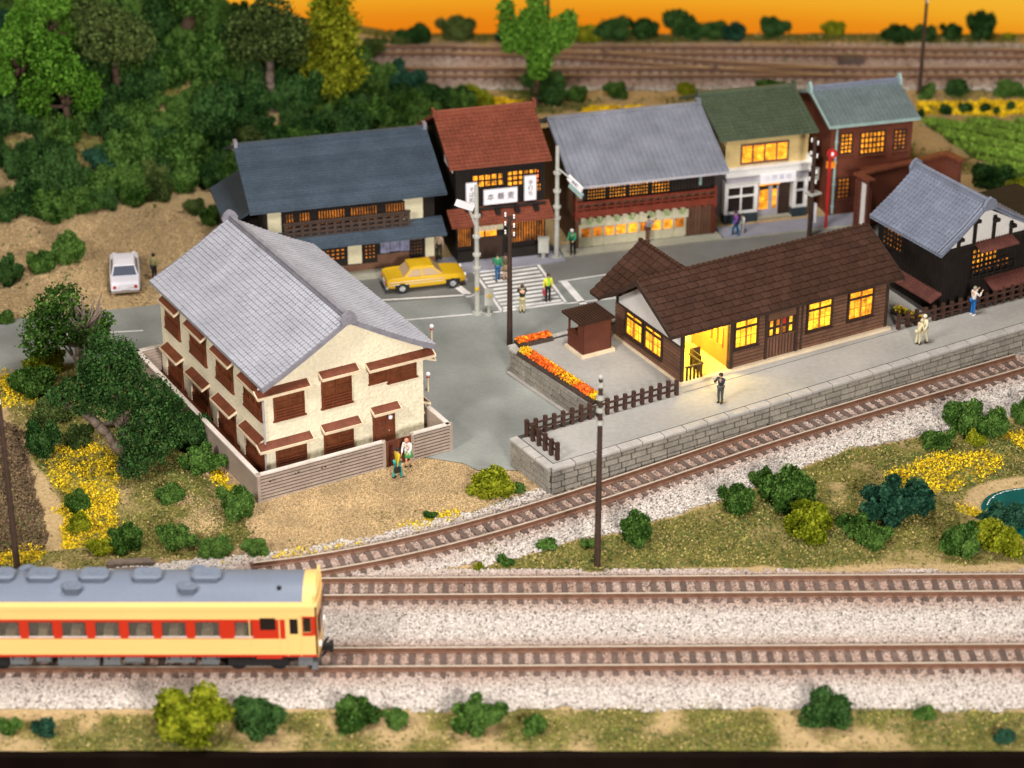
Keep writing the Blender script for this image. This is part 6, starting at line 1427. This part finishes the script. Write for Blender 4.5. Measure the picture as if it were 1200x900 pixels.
# ================================================================== miniature people
def skinned(verts,edges,radii,root=0):
    me=bpy.data.meshes.new('person_part'); me.from_pydata(verts,edges,[]); o=bpy.data.objects.new('tmp',me); C.objects.link(o)
    sk=o.modifiers.new('s','SKIN'); sk.use_smooth_shade=True
    for i,(v,r_) in enumerate(zip(me.skin_vertices[0].data,radii)): v.radius=(r_,r_) if not hasattr(r_,'__len__') else r_; v.use_root=(i==root)
    ss=o.modifiers.new('ss','SUBSURF'); ss.levels=1
    dg=bpy.context.evaluated_depsgraph_get(); dg.update(); out=bpy.data.meshes.new_from_object(o.evaluated_get(dg)); bpy.data.objects.remove(o); bpy.data.meshes.remove(me); return out
def pose(step=0.,armL=(0,0),armR=(0,0),bend=0.):
    """joint positions, facing +y; arm = (swing forward, bend at elbow) in degrees"""
    J={}; J['pelvis']=(0,0,.93); J['waist']=(0,.01+bend*.1,1.08); J['chest']=(0,.02+bend*.3,1.30); J['neck']=(0,.03+bend*.45,1.46); J['head']=(0,.06+bend*.55,1.60); J['crown']=(0,.05+bend*.6,1.70)
    for s,n in ((-1,'L'),(1,'R')):
        f=step*s; J['hip'+n]=(s*.09,0,.90); J['knee'+n]=(s*.10,.10*f+.03,.49); J['ank'+n]=(s*.10,.16*f-.02,.08); J['toe'+n]=(s*.11,.16*f+.15,.03)
        J['sh'+n]=(s*.19,.02+bend*.4,1.40); a,e=(armL if s<0 else armR); a=R(a); e=R(e); x,y,z=J['sh'+n]
        ex,ey,ez=x+s*.05,y+.28*math.sin(a),z-.28*math.cos(a); J['el'+n]=(ex,ey,ez); wx,wy,wz=ex-s*.02*math.sin(e)*3,ey+.25*math.sin(a+e),ez-.25*math.cos(a+e); J['wr'+n]=(wx,wy,wz)
        d=Vector((0,math.sin(a+e),-math.cos(a+e))); J['pa'+n]=tuple(Vector(J['wr'+n])+d*.07); J['dir'+n]=d
    return J
def chain(J,names,edges,rad,extra=None):
    vs=[J[n] for n in names]; ix={n:i for i,n in enumerate(names)}; ed=[(ix[a],ix[b]) for a,b in edges]; ra=list(rad)
    if extra: extra(vs,ed,ra,ix)
    return skinned(vs,ed,ra)
def make_body(J):
    def fingers(vs,ed,ra,ix):
        for n,s in (('L',-1),('R',1)):
            d=J['dir'+n]; p=Vector(J['pa'+n]); side=Vector((0,1,0)) if abs(d.z)>.7 else Vector((1,0,0))
            for k,(o,l) in enumerate(((-.033,.065),(-.011,.078),(.011,.072),(.033,.055))):
                i=len(vs); vs.append(tuple(p+side*o+d*.02)); vs.append(tuple(p+side*o+d*(.02+l*.55))); vs.append(tuple(p+side*o*1.05+d*(.02+l)+Vector((-s*.018,0,0)))); ra+=[.010,.0095,.008]; ed+=[(ix['pa'+n],i),(i,i+1),(i+1,i+2)]
            i=len(vs); vs.append(tuple(Vector(J['wr'+n]).lerp(p,.4)+side*.045)); vs.append(tuple(p+side*.07+d*.02)); ra+=[.012,.009]; ed+=[(ix['wr'+n],i),(i,i+1)]
        hd=Vector(J['head']); i=len(vs); vs.append(tuple(hd+Vector((0,.115,-.005)))); ra.append(.018); ed.append((ix['head'],i))
        for s in (-1,1): i=len(vs); vs.append(tuple(hd+Vector((s*.095,.0,0)))); ra.append(.022); ed.append((ix['head'],i))
    names=['pelvis','waist','chest','neck','head','crown','hipL','kneeL','ankL','toeL','hipR','kneeR','ankR','toeR','shL','elL','wrL','paL','shR','elR','wrR','paR']
    edges=[('pelvis','waist'),('waist','chest'),('chest','neck'),('neck','head'),('head','crown'),('pelvis','hipL'),('hipL','kneeL'),('kneeL','ankL'),('ankL','toeL'),('pelvis','hipR'),('hipR','kneeR'),('kneeR','ankR'),('ankR','toeR'),('chest','shL'),('shL','elL'),('elL','wrL'),('wrL','paL'),('chest','shR'),('shR','elR'),('elR','wrR'),('wrR','paR')]
    rad=[(.14,.10),(.12,.09),(.15,.10),.05,.10,.07,.085,.058,.04,.032,.085,.058,.04,.032,.055,.042,.03,.032,.055,.042,.03,.032]
    return chain(J,names,edges,rad,fingers)
def make_top(J,long=False):
    names=['pelvis','waist','chest','neck','shL','elL','wrL','shR','elR','wrR']; edges=[('pelvis','waist'),('waist','chest'),('chest','neck'),('chest','shL'),('shL','elL'),('elL','wrL'),('chest','shR'),('shR','elR'),('elR','wrR')]
    return chain(J,names,edges,[(.17,.125),(.145,.115),(.17,.125),.062,.08,.062,.047,.08,.062,.047])
def make_legs(J):
    names=['pelvis','hipL','kneeL','ankL','hipR','kneeR','ankR']; edges=[('pelvis','hipL'),('hipL','kneeL'),('kneeL','ankL'),('pelvis','hipR'),('hipR','kneeR'),('kneeR','ankR')]
    return chain(J,names,edges,[(.155,.12),.105,.078,.062,.105,.078,.062])
def simple(fn): mb=MB(); fn(mb); return mb.mesh('person_part',M['black'],True)
def hairm(J): x,y,z=J['head']; return simple(lambda m:m.ball((x,y-.022,z+.035),(.118,.122,.115),12,8))
def shoesm(J): 
    def f(m):
        for n in 'LR': a=J['ank'+n]; m.ball((a[0],a[1]+.07,.05),(.058,.135,.055),8,6)
    return simple(f)
def skirtm(J): return simple(lambda m:m.cyl((0,0,1.02),(0,.02,.62),.14,.25,14))
def facem(J):
    x,y,z=J['head']; return simple(lambda m:m.ball((x-.035,y+.095,z+.012),.014,6,4).ball((x+.035,y+.095,z+.012),.014,6,4).box(x-.025,x+.025,y+.09,y+.102,z-.05,z-.042))
POSES={}
def poseset(k,**kw):
    J=pose(**kw); POSES[k]=dict(body=make_body(J),top=make_top(J),legs=make_legs(J),hair=hairm(J),shoes=shoesm(J),skirt=skirtm(J),face=facem(J),J=J)
poseset('stand'); poseset('walk',step=1.1,armL=(18,20),armR=(-18,10)); poseset('camera',armL=(45,100),armR=(45,100)); poseset('lean',step=.4,armL=(30,50),armR=(10,30),bend=.35)
CL={}
def cm(n,c_): 
    if n not in CL: CL[n]=mat('cloth_'+n,c_,.6,None,None)
    return CL[n]
skin=mat('painted_skin',(.62,.36,.22),.5,None,None)
def person(label,x,y,z,face,ps,top,legs,hair=(.02,.015,.012),shoe=(.03,.025,.02),skirt=None,apron=None,bag=None,hat=None,scarf=None,sc=1.0,skinc=None):
    t=thing('person',label,'person',(x,y,z),R(face-90)); t.scale=(sc*.97,)*3; P=POSES[ps]
    def part(n,me,m_): 
        if not len(me.materials): me.materials.append(m_)
        o=link(n,me,t,mt=m_); return o
    part('body',P['body'],skinc or skin); part('jacket' if not skirt else 'blouse',P['top'],cm('%.2f_%.2f_%.2f'%top,top))
    if skirt: part('skirt',P['skirt'],cm('%.2f_%.2f_%.2f'%skirt,skirt))
    else: part('trousers',P['legs'],cm('%.2f_%.2f_%.2f'%legs,legs))
    part('hair',P['hair'],cm('%.2f_%.2f_%.2f'%(hat or hair),(hat or hair))); part('shoes',P['shoes'],cm('%.2f_%.2f_%.2f'%shoe,shoe)); part('face_features',P['face'],M['black'])
    if apron: MB().box(-.15,.15,.13,.16,.62,1.1).build('apron',cm('apron',apron),t)
    if scarf: MB().cyl((0,.04,1.42),(0,.05,1.50),.10,.085,12).box(-.05,.05,.12,.16,1.05,1.45).build('scarf',cm('%.2f_%.2f_%.2f'%scarf,scarf),t)
    if bag:
        w=Vector(P['J']['paR']); tag(MB().box(-.05,.05,-.16,.16,-.34,-.06).box(-.01,.01,-.06,.06,-.06,.02).build('bag_',cm('%.2f_%.2f_%.2f'%bag,bag),None,loc=(t.matrix_basis@w)[:],rot=(0,0,R(face-90))),'dark red bag carried by the person in yellow-green' if x>0 else 'black bag carried by the person in turquoise shorts','bag').name='handbag'
    return t
person('person in dark jacket and grey trousers taking a photo on the platform edge',10.32,106.5,1.51,235,'camera',(.02,.03,.05),(.06,.065,.06))
person('person in cream coat and hat walking beside another on the platform',21.38,113.1,1.51,215,'walk',(.62,.58,.40),(.58,.55,.38),hat=(.66,.63,.5))
person('person in cream clothes bending beside the hatted walker on the platform',21.05,112.95,1.51,30,'lean',(.60,.57,.36),(.55,.52,.33),hair=(.5,.46,.3),sc=.85)
person('person in white shirt and bright blue trousers by the platform fence',24.48,116.45,1.51,25,'camera',(.66,.63,.58),(.01,.12,.38),hair=(.3,.26,.2),shoe=(.8,.8,.8))
person('person in yellow-green top with black trousers and red bag on the crosswalk',1.98,121.32,.01,285,'stand',(.75,.70,.04),(.015,.015,.02),bag=(.45,.05,.06),scarf=(.25,.65,.05),hair=(.06,.012,.01))
person('person seen from behind in black coat and khaki trousers before the crosswalk',.56,119.85,.01,95,'camera',(.02,.022,.016),(.48,.42,.22),hair=(.05,.045,.03))
person('person in green shirt and blue trousers walking on the far half of the crosswalk',-.80,124.0,.01,100,'walk',(.02,.2,.09),(.01,.09,.25))
person('person in long brown coat beside the green-shirted walker on the crosswalk',-.36,124.05,.01,100,'stand',(.09,.065,.035),(.2,.14,.08),skirt=(.2,.14,.08))
person('person in cream coat standing outside the blue roofed shop behind the yellow car',-4.15,126.7,.1,250,'stand',(.62,.48,.34),(.04,.04,.03),hair=(.6,.55,.5))
person('person in green jacket and black trousers at the left end of the inn',3.5,127.35,.1,250,'lean',(.02,.26,.12),(.012,.012,.014),hat=(.6,.6,.6))
person('person in pale blue top and brown trousers pointing in front of the cream shop screens',7.85,129.1,.1,20,'camera',(.30,.32,.42),(.14,.06,.045))
person('person with long dark hair in purple top and blue trousers near the white shopfront',13.05,130.0,.02,200,'walk',(.20,.06,.32),(.01,.13,.28),hair=(.05,.015,.04))
person('person in white smock right beside the purple-topped walker',13.5,130.35,.02,200,'stand',(.65,.63,.62),(.5,.5,.52),sc=.8)
person('person in yellow shirt and turquoise shorts holding a bag by the garden gate',-5.5,101.6,.0,30,'walk',(.58,.42,.015),(.03,.36,.33),bag=(.02,.02,.02))
person('person in white blouse with green skirt and apron at the gate of the cream house',-5.0,102.72,.0,250,'lean',(.78,.7,.66),(.1,.4,.12),skirt=(.10,.42,.14),apron=(.8,.78,.78),hair=(.55,.25,.15),scarf=(.5,.02,.03))
person('person in dark jacket standing right of the white car, half hidden by the eave',-20.1,124.0,0,60,'stand',(.30,.28,.12),(.02,.02,.025))
